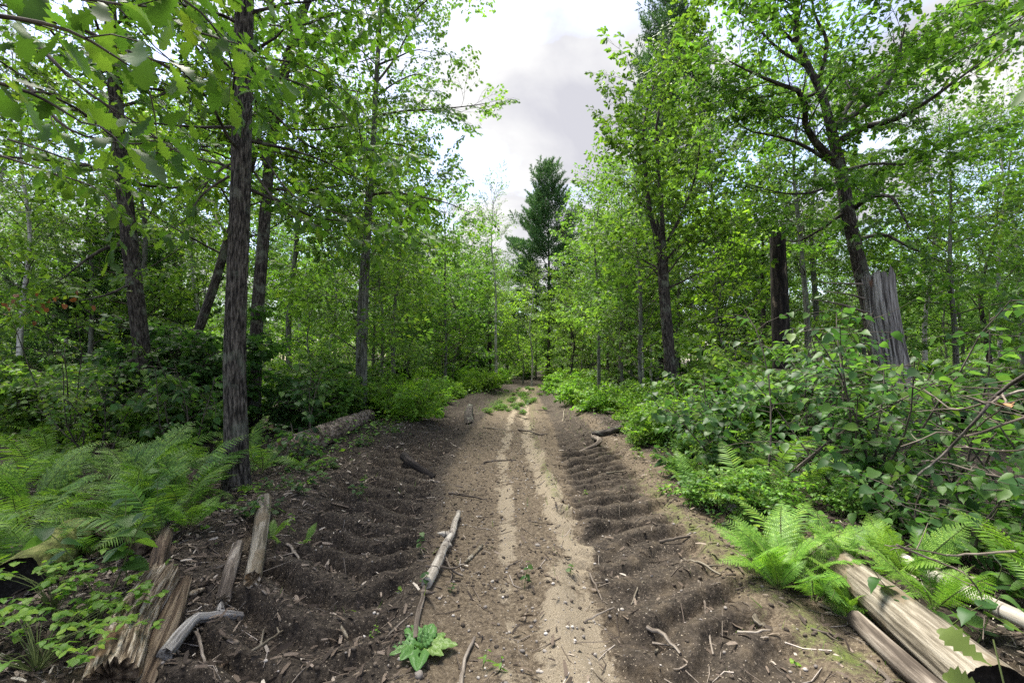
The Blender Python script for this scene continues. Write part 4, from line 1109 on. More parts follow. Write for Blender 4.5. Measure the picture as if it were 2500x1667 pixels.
def leafy_shrub(label, x, y, H, W, nst, nleaf, meshes, size, seed, name='hazel_shrub', cat='shrub', group=None, twig=M_TWIG, maxobj=290, lean=None, tpl=LF_HAZEL, lm=M_HAZEL):
    rs = np.random.default_rng(seed); root = thing(name, label, cat, (x, y, gz(x, y)), group); nodes = []
    per = max(3, nleaf // nst)
    for i in range(nst):
        a = rs.uniform(0, 6.28); ln = rs.uniform(.15, 1) * W / H
        dx, dy = math.cos(a) * ln, math.sin(a) * ln
        if lean is not None: dx += lean[0]; dy += lean[1]
        h = H * rs.uniform(.65, 1.05)
        pts = limb_path(rs, (rs.normal() * .1, rs.normal() * .1, -.05), (dx, dy, 1), h, -.25, .1, 8)
        st = MB(); tube(st, pts, np.linspace(.013, .004, 8), 5)
        for j in range(int(h * 8) + 3):
            t = rs.uniform(.2, 1); g = t * 7; b = min(int(g), 6); p = pts[b] + (pts[b + 1] - pts[b]) * (g - b)
            a2 = rs.uniform(0, 6.28); tw = limb_path(rs, p, (math.cos(a2), math.sin(a2), rs.uniform(-.1, .6)), rs.uniform(.2, .6), -.2, .12, 4)
            tube(st, tw, np.linspace(.005, .002, 4), 3)
            for k in range(5):
                u = (k + 1) / 5 * 3; bb = min(int(u), 2); q = tw[bb] + (tw[bb + 1] - tw[bb]) * (u - bb); dd = frame(tw[bb], tw[bb + 1]); sd2 = np.cross(dd, [0, 0, 1.0])
                nodes.append((q, dd * .6 + sd2 * (1 if k % 2 else -1) * rs.uniform(.4, 1) + np.array([0, 0, rs.uniform(-.7, .05)])))
        obj('stem', st.mesh('stem', twig, smooth=True), root)
    rs.shuffle(nodes) if False else None
    order = rs.permutation(len(nodes))[:nleaf]
    order = sorted(order, key=lambda i: nodes[i][0][1] - nodes[i][0][2] * .5)   # those nearest the viewer first
    rest_p, rest_d = [], []
    for c, i in enumerate(order):
        q, d = nodes[i]; up = (rs.normal() * .25, rs.normal() * .25 - .1, 1)
        if c < maxobj: put_leaf(root, meshes, q, d, up, size * rs.uniform(.6, 1.2), rs)
        else: rest_p.append(q); rest_d.append(d)
    if rest_p:
        rest_p, rest_d = np.array(rest_p), np.array(rest_d); V, T = put(tpl, basis(rest_d, np.array([0, 0, 1.0]) + rs.normal(size=rest_d.shape) * .3), rest_p, size * rs.uniform(.6, 1.2, len(rest_p)))
        mb = MB(); mb.add(V, tris=T); stuff_part(obj('foliage', mb.mesh('foliage', lm, smooth=True, bk=False), root))
    return root
# hazel thicket on the right
HZ = [(3.3, 4.3, 2.15, .9, 11, 760, 'tall hazel shrub nearest in front of the broken grey snag'), (2.6, 5.6, 1.25, .8, 11, 640, 'rounded dark green hazel at the right track edge'),
      (4.1, 5.9, 2.3, .9, 10, 560, 'hazel shrub left of the broken grey snag and behind the nearest one'), (4.6, 4.9, 2.0, .9, 10, 640, 'hazel shrub between the snag and the bare dead branches'),
      (5.2, 6.4, 1.9, 1.0, 8, 360, 'hazel shrub right behind the broken grey snag'), (4.2, 3.5, 1.25, .8, 9, 560, 'hazel shrub below the bare dead branches at the right'),
      (2.9, 7.4, 1.4, .9, 9, 460, 'smaller hazel under the forked oak'), (3.9, 2.75, .95, .8, 8, 360, 'low hazel filling the right edge behind the slanting ferns'), (5.0, 3.6, 1.3, .9, 8, 340, 'hazel at the right edge behind the bare dead branches'), (3.1, 3.35, .8, .7, 9, 480, 'low broad-leaved hazel beyond the big sawn log')]
for i, (x, y, H, W, ns, nl, lab) in enumerate(HZ):
    leafy_shrub(lab, x, y, H, W, ns, nl, HAZ, .098, 200 + i, maxobj=280)
leafy_shrub('leaning bare-stemmed hazel arching up in front of the snag', 2.5, 4.5, 2.25, .4, 3, 90, HAZ, .10, 220, lean=(.45, -.05))
# berry bushes on the left, reddish wilted leaves among them
leafy_shrub('tall berry bush with a few wilted red leaves, far left', -6.9, 7.2, 2.3, .9, 5, 330, HAZL, .085, 230, name='berry_bush', cat='bush', lm=M_MAPLE)
leafy_shrub('berry bush left of the leaning oak trunk', -6.0, 6.6, 1.7, .9, 5, 300, HAZL, .085, 231, name='berry_bush', cat='bush', lm=M_MAPLE)
leafy_shrub('dark broad-leaved bush hugging the foot of the leaning oak', -4.9, 6.9, 1.7, .6, 6, 300, HAZ, .11, 232, name='bush', cat='bush', lm=M_DARKL)
leafy_shrub('slim sapling with drooping leaves above the fallen bark log', -3.4, 7.4, 2.0, .25, 2, 90, HAZ, .12, 233, name='sapling', cat='sapling')
r_ = leafy_shrub('low leafy bush in the shade beside the fallen bark log', -3.0, 6.3, .6, .6, 6, 180, OVA, .085, 234, name='low_bush', cat='bush')
red = thing('withered_twig', 'wilted reddish leaf sprig on the far left berry bush', 'twig', tuple(P(70, 740, 6.5)))
rs = np.random.default_rng(3); tb = MB(); tube(tb, [(-.3, .1, -.5), (-.1, .05, -.2), (.2, 0, 0.05)], [.006, .005, .003], 4); obj('stem', tb.mesh('stem', M_TWIG), red)
for i in range(40): put_leaf(red, REDL, rs.normal(size=3) * [.28, .1, .09], rs.normal(size=3) + [0, 0, -1], (0, 0, 1), .07 * rs.uniform(.6, 1.2), rs)

# ------------------------------------------------------------------ overhanging oak boughs close to the viewer, top left
def bough(label, trunk_from, paths, nper, size, seed, meshes=OAKL, name='oak_bough', cat='branch', bright=()):
    rs = np.random.default_rng(seed); root = thing(name, label, cat, tuple(trunk_from)); o0 = np.array(trunk_from); k = 0
    for path in paths:
        pts = resample(np.asarray(path) - o0, 12); st = MB(); tube(st, pts, np.linspace(.014, .004, 12), 6)
        L = np.linalg.norm(np.diff(pts, axis=0), axis=1).sum()
        nt = max(3, int(L / .17)); lv = []
        for i in range(nt + 1):
            t = .15 + .85 * i / nt; g = t * 11; b = min(int(g), 10); p = pts[b] + (pts[b + 1] - pts[b]) * (g - b); d = frame(pts[b], pts[b + 1]); sd2 = np.cross(d, [0, 0, 1.0])
            dd = d * .7 + sd2 * (1 if i % 2 else -1) * rs.uniform(.5, 1) + [0, 0, rs.normal() * .3 - .05]
            tw = limb_path(rs, p, dd, rs.uniform(.12, .38), -.1, .15, 4); tube(st, tw, np.linspace(.0045, .002, 4), 4)
            for j in range(nper):
                a = 6.283 * j / nper + rs.uniform(-.4, .4); e2 = tw[-1] - tw[0]; e2 /= np.linalg.norm(e2)
                u = tw[-1] if j < nper - 2 else tw[2]
                lv.append((u, e2 * .45 + np.array([math.cos(a), math.sin(a), rs.uniform(-.9, .1)]) * .8))
        obj('twig', st.mesh('twig', M_TWIG, smooth=True), root)
        for q, d in lv:
            put_leaf(root, meshes, q, d, (rs.normal() * .3, rs.normal() * .3, 1), size * rs.uniform(.7, 1.25), rs, roll=.4); k += 1
    return root
bough('low overhanging oak bough with big lobed leaves close by, top left', P(-250, 60, 1.7), [wp([(-250, 60), (0, 40), (180, 80), (330, 170)], 1.75, [0, 0, .1, .25]), wp([(-250, 200), (-60, 190), (80, 230), (200, 300)], 1.8, [0, 0, .1, .2]),
      wp([(-200, -60), (60, -40), (220, 0), (400, 20)], 1.9, [0, 0, .2, .5])], 4, .17, 301)
bough('oak bough with hanging lobed leaves before the leaning oak trunk', P(100, 120, 2.8), [wp([(100, 120), (220, 230), (330, 300), (430, 370)], 2.9, [0, 0, .1, .2]), wp([(60, 200), (200, 330), (300, 350), (400, 350)], 3.1, [0, 0, .2, .3]),
      wp([(180, 60), (300, 120), (420, 170), (470, 230)], 2.9, [0, .1, .2, .4])], 4, .155, 302)
bough('oak bough with bright lobed leaves crossing the straight ridged trunk, top', P(260, -120, 2.4), [wp([(260, -120), (400, -30), (500, 40), (560, 130)], 2.5, [0, 0, .1, .2]), wp([(420, -100), (560, -40), (660, 10)], 2.7, [0, 0, .1]),
      wp([(330, -60), (440, 60), (520, 90), (590, 110)], 2.9, [0, .1, .1, .1])], 4, .17, 303)
for i, (ps, yd) in enumerate((([(0, 380), (120, 420), (260, 480), (300, 560)], 4.6), ([(620, 420), (700, 520), (800, 560), (900, 600)], 5.4), ([(610, 180), (720, 200), (820, 260), (880, 330)], 5.6), ([(560, 430), (500, 470), (450, 540)], 5.0))):
    bough(['oak bough with mid-sized leaves hanging at the far left', 'drooping oak bough right of the straight trunk', 'oak bough spreading right of the straight trunk, upper', 'short oak bough left of the straight trunk'][i],
          P(*ps[0], yd), [wp(ps, yd), wp([(u + 20, v - 40) for u, v in ps], yd + .4)], 5, .15, 310 + i)
# top right: a sprig of leaves close by
bough('close sprig of large leaves entering from the right edge, top', P(2960, 120, 1.5), [wp([(2960, 120), (2860, 150), (2790, 150), (2740, 165)], 1.5)], 4, .11, 305)
bough('thin maple bough against blue sky, top right corner', P(2600, -40, 4.5), [wp([(2600, -40), (2500, 40), (2420, 90), (2350, 120)], 4.5), wp([(2560, 40), (2450, 130), (2380, 180)], 4.8), wp([(2560, -60), (2450, -10), (2340, 20)], 4.7)], 4, .10, 306, meshes=MAPL, name='maple_bough')

# ------------------------------------------------------------------ ferns
def frond_mesh(seed, lacy=False, mat=M_FERN, n=26, width=.2, arch=.55, basew=.35):
    rs = np.random.default_rng(seed); mb = MB()
    t = np.linspace(0, 1, 14); ang = R(78) - arch * 1.9 * t ** 1.3
    st = np.stack([np.zeros(13), np.cos(ang[:-1]), np.sin(ang[:-1])], 1) / 13
    pts = np.concatenate([[[0, 0, 0]], np.cumsum(st, axis=0)]); pts[:, 0] += .03 * rs.normal() * t ** 2
    tube(mb, pts, np.linspace(.006, .0015, 14), 3, mat=1)
    pos, d, up, L = [], [], [], []
    for i in range(n):
        u = .14 + .86 * (i + .5) / n; g = u * 13; b = min(int(g), 12); p = pts[b] + (pts[b + 1] - pts[b]) * (g - b); tg = frame(pts[b], pts[b + 1])
        nrm = np.cross([1, 0, 0], tg)
        w = width * (min(1, basew + (u - .14) * 2.2)) * (1 - max(0, (u - .42) / .58) ** 1.7) + .012
        for sd2 in (-1, 1):
            dd = np.array([sd2, 0, 0]) + tg * (.25 + .5 * u) - nrm * .18 + rs.normal(size=3) * .06
            pos.append(p); d.append(dd); up.append(nrm); L.append(w * rs.uniform(.9, 1.08))
    pos, d, up, L = map(np.array, (pos, d, up, L)); B = basis(d, up)
    if not lacy:
        tpl = (np.array([[-.04, .0, 0], [.04, 0, 0], [.052, .35, .015], [-.052, .35, .015], [.034, .72, -.02], [-.034, .72, -.02], [0, 1, -.1]]), np.array([[0, 1, 2], [0, 2, 3], [3, 2, 4], [3, 4, 5], [5, 4, 6]]))
        V, T = put(tpl, B, pos, L)
        mb.add(V, tris=T, mat=0)
    else:
        vs, ts = [], []; m = 9
        for j in range(m):
            y0 = .06 + .88 * j / m; w = .17 * (1 - .75 * j / m)
            for sd2 in (-1, 1):
                k = len(vs); vs += [[0, y0, 0], [0, y0 + .07, 0], [sd2 * w * .9, y0 + .12, -.02], [sd2 * w, y0 + .075, -.02]]; ts += [[k, k + 1, k + 2], [k, k + 2, k + 3]]
        k = len(vs); vs += [[-.012, 0, 0], [.012, 0, 0], [0, 1, -.05]]; ts += [[k, k + 1, k + 2]]
        V, T = put((np.array(vs), np.array(ts)), B, pos, L); mb.add(V, tris=T, mat=0)
    return mb.mesh('frond', [mat, M_STEM], bk=True)
FR = [frond_mesh(i, False, M_FERN, 28, .17 + .02 * i, .45 + .12 * i) for i in range(4)]
FRB = [frond_mesh(10 + i, False, M_FERNB, 26, .18, .5 + .15 * i) for i in range(2)]
FRL = [frond_mesh(20 + i, True, M_FERNB, 26, .20, .25 + .17 * i) for i in range(3)]
FRLG = [frond_mesh(30 + i, True, M_FERN, 24, .24, .5 + .2 * i) for i in range(2)]
def fern(label, x, y, nf, size, meshes, seed, group=None, azr=(0, 6.283), tilt=.25):
    rs = np.random.default_rng(seed); root = thing('fern', label, 'fern', (x, y, gz(x, y) - .01), group)
    for i in range(nf):
        a = azr[0] + (azr[1] - azr[0]) * (i + rs.uniform(-.35, .35)) / nf
        o = bpy.data.objects.new('frond', meshes[int(rs.integers(len(meshes)))]); COL.objects.link(o); o.parent = root
        o.matrix_basis = Matrix.Rotation(a, 4, 'Z') @ Matrix.Rotation(-rs.uniform(-.12, 2.4 * tilt), 4, 'X') @ Matrix.Rotation(rs.normal() * .35, 4, 'Y') @ Matrix.Scale(size * rs.uniform(.55, 1.15), 4)
    return root
FERNS = [
 (-3.35, 4.75, 12, 1.0, FR, 'large fern with upright feathery fronds just left of the straight trunk'),
 (-3.0, 4.2, 9, .7, FR, 'fern spreading in front of the large upright fern'),
 (-4.1, 5.0, 10, .95, FRLG, 'lacy fern in the middle of the left fern bank'),
 (-4.6, 4.4, 10, .95, FRLG, 'lacy grey-green fern in front of the left fern bank'),
 (-4.9, 5.6, 10, .95, FR, 'fern at the back of the left fern bank, below the leaning oak'),
 (-5.4, 4.9, 10, .95, FR, 'fern left of the lacy ferns on the bank'),
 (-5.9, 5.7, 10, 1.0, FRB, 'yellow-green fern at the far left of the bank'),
 (-3.9, 3.7, 9, .8, FR, 'fern above the dark log end, left'),
 (-4.7, 3.6, 9, .85, FR, 'fern at the left edge above the mossy log'),
 (-3.0, 3.35, 7, .62, FR, 'fern behind the large-leaved herb, left'),
 (-2.6, 5.75, 6, .5, FR, 'small fern at the foot of the straight trunk'),
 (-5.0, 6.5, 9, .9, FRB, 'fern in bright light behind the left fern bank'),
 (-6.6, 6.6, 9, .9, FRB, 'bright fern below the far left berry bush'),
 (-3.7, 6.6, 8, .8, FR, 'shaded fern behind the straight trunk'),
 (-3.2, 5.9, 7, .6, FR, 'flat shaded fern right of the straight trunk'),
 (-2.62, 3.75, 6, .38, FRL, 'small ragged fern beside the blackened log piece'),
 (-2.25, 2.95, 5, .24, FRL, 'tiny pale fern behind the splintered slab'),
 (-1.95, 3.75, 4, .22, FRL, 'tiny fern sprig in the bark litter'),
 (-1.62, 3.62, 3, .17, FRL, 'tiniest fern sprig nearest the left rut'),
 (-3.55, 2.75, 5, .6, FR, 'fern over the dark log end at the left edge'),
 (1.86, 3.15, 15, .62, FRL, 'bright lacy fern covering the far end of the big log'),
 (1.98, 2.75, 8, .45, FRL, 'bright lacy fern leaning over the big log'),
 (2.22, 3.0, 10, .5, FRL, 'lacy fern right against the middle of the big log'),
 (1.92, 2.95, 9, .5, FRLG, 'darker lacy fern hanging over the track side of the log'),
 (2.35, 2.6, 8, .5, FRL, 'lacy fern behind the near half of the big log'),
 (1.98, 5.0, 8, .55, FRB, 'comb-like fern at the right track edge before the rounded hazel'),
 (2.15, 5.7, 8, .5, FR, 'small fern under the front of the rounded hazel'),
 (2.05, 3.45, 12, .6, FRB, 'mixed fern at the hidden far end of the big log'),
 (2.3, 3.3, 9, .5, FRLG, 'darker lacy fern behind the far half of the big log'),
 (-3.15, 3.05, 9, .72, FR, 'fern in front, between the large-leaved herb and the log end'),
 (-3.75, 3.2, 10, .85, FR, 'fern at the left edge over the mossy log'),
 (-2.75, 3.55, 9, .66, FR, 'fern leaning right above the brown rotten branch'),
 (-4.3, 3.1, 9, .9, FRLG, 'lacy fern at the left picture edge'),
 (-3.55, 4.2, 10, .85, FRLG, 'lacy fern between the two big front ferns'),
 (1.72, 3.0, 7, .42, FRL, 'short lacy fern on the track side of the big log'),
 (2.5, 2.95, 9, .52, FRL, 'lacy fern standing behind the middle of the big log'),
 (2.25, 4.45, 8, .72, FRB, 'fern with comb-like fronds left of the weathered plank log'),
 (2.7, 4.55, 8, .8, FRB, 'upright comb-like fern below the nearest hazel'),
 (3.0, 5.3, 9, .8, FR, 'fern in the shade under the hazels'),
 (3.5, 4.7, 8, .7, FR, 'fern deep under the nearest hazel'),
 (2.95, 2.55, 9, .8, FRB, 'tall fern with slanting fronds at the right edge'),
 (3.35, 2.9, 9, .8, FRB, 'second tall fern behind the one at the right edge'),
 (2.72, 2.15, 6, .55, FRB, 'fern beside the white birch log'),
 (4.2, 5.4, 8, .8, FR, 'fern between the snag and the hazels'),
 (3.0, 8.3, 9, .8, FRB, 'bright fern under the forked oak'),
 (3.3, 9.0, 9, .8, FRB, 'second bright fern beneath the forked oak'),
]
for i, (x, y, nf, s, ms, lab) in enumerate(FERNS): fern(lab, x, y, nf, s, ms, 400 + i)

# ------------------------------------------------------------------ small plants
def herb(name, label, x, y, H, nleaf, meshes, size, seed, nst=1, cat='plant', group=None, droop=-.3, spread=.3, stemr=.003):
    rs = np.random.default_rng(seed); root = thing(name, label, cat, (x, y, gz(x, y)), group); per = max(1, nleaf // nst)
    for s_ in range(nst):
        a = rs.uniform(0, 6.28); pts = limb_path(rs, (rs.normal() * .02 * nst, rs.normal() * .02 * nst, -.01), (math.cos(a) * spread, math.sin(a) * spread, 1), H * rs.uniform(.7, 1.1), -.1, .1, 6)
        st = MB(); tube(st, pts, np.linspace(stemr, stemr * .4, 6), 4); obj('stem', st.mesh('stem', M_STEM, smooth=True), root)
        for j in range(per):
            t = .25 + .75 * (j + .5) / per; g = t * 5; b = min(int(g), 4); p = pts[b] + (pts[b + 1] - pts[b]) * (g - b); a2 = j * 2.4 + rs.normal() * .3
            put_leaf(root, meshes, p, (math.cos(a2), math.sin(a2), rs.uniform(droop, .4)), (0, 0, 1), size * rs.uniform(.7, 1.2) * (1.15 - .5 * t), rs)
    return root
def gp(u, v): p = G(u, v); return p[0], p[1]
x, y = gp(270, 1445)
herb('tall_herb', 'large-leaved herb with broad pointed leaves over the dark log end', x, y, .62, 26, OVA, .145, 501, 3, spread=.35, stemr=.006)
x, y = gp(390, 1320); herb('tall_herb', 'slim upright herb rising through the ferns', x, y, .7, 12, OVA, .10, 502, 1, stemr=.005)
# meadow plant bottom left: stalks of small rounded leaflets
def leaflet_plant(label, cx, cy, n, R_, H, seed):
    rs = np.random.default_rng(seed); root = thing('meadow_rue', label, 'plant', (cx, cy, gz(cx, cy)))
    for s_ in range(n):
        a = rs.uniform(0, 6.28); r = R_ * math.sqrt(rs.random()); tip = np.array([math.cos(a) * r, math.sin(a) * r, H * rs.uniform(.5, 1.05)])
        st = MB(); pts = resample([(0, 0, 0), tip * [.4, .4, .75], tip], 5); tube(st, pts, np.linspace(.0028, .0012, 5), 3); obj('stem', st.mesh('stem', M_STEM), root)
        for g in range(3):
            c = pts[-1] + (rs.normal(size=3) * [.035, .035, .012] if g else 0); a0 = rs.uniform(0, 6.28)
            for k in range(3):
                b = a0 + k * 2.094; put_leaf(root, ROU, c, (math.cos(b), math.sin(b), rs.uniform(-.25, .1)), (rs.normal() * .15, rs.normal() * .15, 1), .036 * rs.uniform(.8, 1.3), rs, name='leaflet', roll=.1)
x, y = gp(90, 1640); leaflet_plant('patch of bright small rounded leaflets, bottom left corner', x, y, 42, .46, .26, 511)
x, y = gp(235, 1560); leaflet_plant('small clump of rounded leaflets right of the corner patch', x, y, 13, .2, .22, 512)
x, y = gp(130, 1500); leaflet_plant('clump of rounded leaflets below the dark log end', x, y, 24, .32, .28, 513)
# seedlings on and beside the track
SEED = [(1283, 1435, .22, 7, OVA, .05, 'leafy seedling growing in the sandy middle of the track'), (1032, 1345, .26, 8, OVA, .06, 'upright seedling between left rut and pale stick'),
        (1050, 1425, .14, 6, OVA, .05, 'seedling beside the foot of the pale stick'), (1402, 1408, .10, 6, OVA, .04, 'small seedling by thin twigs at the right rut'),
        (1216, 1640, .09, 9, LAN, .05, 'tiny seedling right of the plantain, bottom'), (975, 1420, .07, 8, ROU, .03, 'yellowish seedling at the rim of the left rut'),
        (908, 1578, .05, 10, ROU, .022, 'creeping seedling left of the plantain'), (1270, 1018, .55, 26, OVA, .09, 'bright leafy shoot standing in the middle of the track'),
        (1428, 1205, .10, 8, LAN, .05, 'grassy seedling on the sandy edge of the right rut'), (1090, 1440, .08, 5, OVA, .04, 'seedling beside the crossing stick'),
        (1945, 1625, .09, 5, ROU, .03, 'bright seedling near the bottom right twigs'), (870, 1285, .08, 6, LAN, .04, 'seedling in the litter left of the left rut'),
        (700, 1300, .16, 8, LAN, .06, 'seedling in the bark litter beside the blackened log piece'), (640, 1290, .22, 10, OVA, .06, 'seedling at the top of the blackened log piece')]
for i, (u, v, H, nl, ms, sz, lab) in enumerate(SEED):
    x, y = gp(u, v); herb('seedling', lab, x, y, H, nl, ms, sz, 520 + i, 1 if nl < 9 else 2)
# young leafy plant with big rounded leaves by the right edge
x, y = gp(1800, 1285); herb('leafy_herb', 'herb with large rounded leaves by the weathered plank log', x, y, .2, 9, HAZ, .13, 541, 3, spread=.7)
for i, (u, v, lab) in enumerate(((2290, 1330, 'big-leaved herb beyond the big sawn log, under the hazels'), (2330, 1500, 'dark serrated-leaved herb between the two right-hand logs'), (2400, 1270, 'broad-leaved herb at the right edge under dead branches'),
                                 (1990, 1310, 'pale leafy herb behind the bright lacy fern'), (2180, 1230, 'broad-leaved herb in the shade of the nearest hazel'), (2060, 1180, 'leafy herb below the leaning hazel stem'),
                                 (2420, 1400, 'leafy herb among the slanting ferns at the right'), (1700, 1160, 'leafy herb at the right track edge'), (1640, 1090, 'broad herb at the foot of the rounded hazel'))):
    x, y = gp(u, v + 60); herb('broad_herb', lab, x, y, .42, 20, HAZ if i != 3 else ROU, .13 if i != 3 else .07, 550 + i, 3, spread=.5, stemr=.005)
EDGE = [(u, v) for u in range(640, 1000, 60) for v in (1090, 1150)]
for i, (u, v) in enumerate(sorted([(660, 1250), (720, 1210), (780, 1180), (640, 1200), (830, 1140), (590, 1270), (690, 1160), (760, 1120), (880, 1090), (950, 1060), (870, 1200)])):
    x, y = gp(u, v); herb('ground_herb', f'low leafy herb on the shaded left track edge, {ORD[i]} from the left', x, y, .22, 18, OVA, .075, 570 + i, 3, group='herbs on the left edge', spread=.7)
for i, (u, v) in enumerate(sorted([(1560, 1120), (1600, 1160), (1640, 1200), (1690, 1230), (1580, 1080), (1520, 1060), (1720, 1180), (1760, 1240), (1660, 1140), (1610, 1230)])):
    x, y = gp(u, v); herb('ground_herb', f'low leafy herb on the sunny right track edge, {ORD[i]} from the left', x, y, .20, 18, ROU, .06, 590 + i, 3, group='herbs on the right edge', spread=.7)

rs0 = np.random.default_rng(77); spots = sorted([(rs0.uniform(-3.3, -2.25), 4.3 + 6 * rs0.random()) for _ in range(44)], key=lambda t: t[1])
for i, (x, y) in enumerate(spots):
    herb('ground_herb', f'small herb between straight trunk and left track edge, {ORD[i]} from the front', x, y, rs0.uniform(.10, .26), 14, OVA if i % 3 else ROU, rs0.uniform(.045, .085), 1600 + i, 3, group='small herbs on the left bank', spread=.8)
spots = sorted([(1.74 + .07 * (yy - 3.3) + rs0.uniform(0, 1) ** 1.3 * .85, yy) for yy in 3.5 + 6 * rs0.random(49) ** 1.2], key=lambda t: t[1])
for i, (x, y) in enumerate(spots):
    herb('ground_herb', f'small herb between right track edge and the hazels, {ORD[i]} from the front', x, y, rs0.uniform(.10, .28), 14, HAZ if i % 3 else ROU, rs0.uniform(.045, .09), 1700 + i, 3, group='small herbs on the right bank', spread=.8)
# plantain rosette
def plantain_leaf(seed, L, W):
    rs = np.random.default_rng(seed); n, m = 14, 7
    t = np.linspace(0, 1, n); hw = W * np.where(t < .22, .10 + t * .2, np.sin(np.clip((t - .12) / .88, 0, 1) ** .8 * math.pi) ** .75 + .03)
    hw = hw * (1 + .10 * np.sin(t * 34 + seed)); hw[-1] = .004
    V = []
    curve = rs.uniform(.12, .3)
    for i in range(n):
        for j in range(m):
            s = j / (m - 1) * 2 - 1
            z = .28 * L * math.sin(min(1, t[i] * 1.25) * 1.9) * curve * 4 * .5 - .10 * L * t[i] ** 2 + abs(s) * hw[i] * .30 - .012 * math.cos(s * math.pi * 2) * (hw[i] / W) + .008 * math.sin(t[i] * 30 + s * 3 + seed) * (hw[i] / W)
            V.append((s * hw[i], t[i] * L, z))
    Q = [(i * m + j, i * m + j + 1, (i + 1) * m + j + 1, (i + 1) * m + j) for i in range(n - 1) for j in range(m - 1)]
    mb = MB(); mb.add(V, quads=Q); return mb.mesh('leaf', M_PLANT, smooth=True, bk=False)
px_, py_ = gp(1028, 1592)
pl = thing('plantain', 'broad-leaved plantain rosette at the front of the track', 'plant', (px_, py_, gz(px_, py_) + .012))
rs = np.random.default_rng(8)
for i in range(13):
    big = i < 9; L = rs.uniform(.15, .215) if big else rs.uniform(.07, .11)
    o = obj('leaf', plantain_leaf(i, L, L * rs.uniform(.21, .29)), pl)
    o.matrix_basis = Matrix.Rotation(i * 6.283 / 9 + rs.normal() * .15 if big else rs.uniform(0, 6.28), 4, 'Z') @ Matrix.Rotation(R(rs.uniform(2, 16)) if big else R(rs.uniform(35, 60)), 4, 'X')
    if not big: o['label'] = 'small young inner leaf'
sm_ = MB()
tube(sm_, [(0, 0, 0), (.005, .0, .08), (.01, .01, .15)], [.002, .0015, .001], 4)
obj('flower_stalk', sm_.mesh('flower_stalk', M_STEM), pl)
# leaves right against the big log's sawn end
sx = P(2470, 1720, 1.25); ys = thing('maple_seedling', 'yellow-green leafy stalk rising in front of the big sawn log end', 'plant', (sx[0], sx[1], gz(sx[0], sx[1])))
base = np.array(ys.location); st = MB(); tp = [P(2470, 1720, 1.25) - base, P(2440, 1640, 1.27) - base, P(2425, 1560, 1.3) - base]; tp = [np.array([tp[0][0], tp[0][1], 0])] + tp
tube(st, resample(tp, 8), np.linspace(.004, .002, 8), 5); obj('stem', st.mesh('stem', M_STEM, smooth=True), ys); rs = np.random.default_rng(4)
OY = [leaf_mesh('leaf', LF_OAK, M_YEL, 3, 1)]
put_leaf(ys, OY, P(2420, 1625, 1.28) - base, P(2335, 1550, 1.33) - P(2420, 1625, 1.28), (0, -.4, 1), .115, rs, roll=.1)
put_leaf(ys, OY, P(2420, 1690, 1.22) - base, P(2320, 1640, 1.24) - P(2420, 1690, 1.22), (0, -.5, 1), .10, rs, roll=.1)

# ------------------------------------------------------------------ logs, sticks, stones
def log(name, label, pts, radii, mat, endmat, seed, sides=28, ridges=18, amp=.12, cat='log', step=.04, zf=.4, flat=0.0, jag=.0, group=None, hollow=False):
    pts = np.asarray(pts, float); base = pts[0].copy(); root_ = None
    L = np.linalg.norm(np.diff(pts, axis=0), axis=1).sum(); n = max(6, int(L / step)); q = resample(pts - base, n); r = np.interp(np.linspace(0, 1, n), np.linspace(0, 1, len(radii)), radii)
    mb = MB(); V = tube(mb, q, r, sides, 0, cap0=not hollow, cap1=True, disp=bark_disp(ridges, amp, seed, zf), capmat=1)
    if jag > 0:   # splintered ends
        rs = np.random.default_rng(seed); W = mb.V[0].reshape(n, sides, 3); d0, d1 = frame(q[1], q[0]), frame(q[-2], q[-1])
        j0, j1 = rs.random(sides) * jag, rs.random(sides) * jag
        k = min(4, n // 3)
        for i in range(k):
            W[i] += d0 * (j0 * (1 - i / k))[:, None]; W[-1 - i] += d1 * (j1 * (1 - i / k))[:, None]
        for m_, (vv, row) in enumerate(((1, 0), (2, -1))):
            if vv < len(mb.V): mb.V[vv][:sides] = W[row]
        mb.V[0] = W.reshape(-1, 3)
    if flat > 0:
        for i, v in enumerate(mb.V): v[:, 2] *= (1 - flat)
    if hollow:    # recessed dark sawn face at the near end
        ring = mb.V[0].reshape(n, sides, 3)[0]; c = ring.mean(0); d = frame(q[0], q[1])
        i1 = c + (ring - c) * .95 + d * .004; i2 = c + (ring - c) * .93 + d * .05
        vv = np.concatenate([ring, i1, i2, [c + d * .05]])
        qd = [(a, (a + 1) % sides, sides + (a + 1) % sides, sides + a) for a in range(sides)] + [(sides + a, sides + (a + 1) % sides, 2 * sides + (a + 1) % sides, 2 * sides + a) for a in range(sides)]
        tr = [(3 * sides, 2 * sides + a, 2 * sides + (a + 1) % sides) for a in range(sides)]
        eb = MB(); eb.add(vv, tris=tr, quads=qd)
    o = obj(name, mb.mesh(name, [mat, endmat], smooth=False), None, tuple(base))
    o.data.shade_smooth()
    for p in o.data.polygons:
        if p.material_index == 1: p.use_smooth = False
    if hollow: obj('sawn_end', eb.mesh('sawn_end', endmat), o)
    return tag(o, label, cat, group)
def gpt(u, v, up): return G(u, v, up)
def gxy(x, y, up): return np.array([x, y, gz(x, y) + up])
log('sawn_log', 'big pale barkless log with a black sawn end, bottom right', [gxy(1.97, 1.90, .13), gxy(2.10, 2.6, .12), gxy(2.17, 3.0, .12), gxy(2.22, 3.35, .11)], [.130, .118, .105, .09], M_PALE, M_ENDBLK, 601, 72, 30, .07, hollow=True, zf=.5)
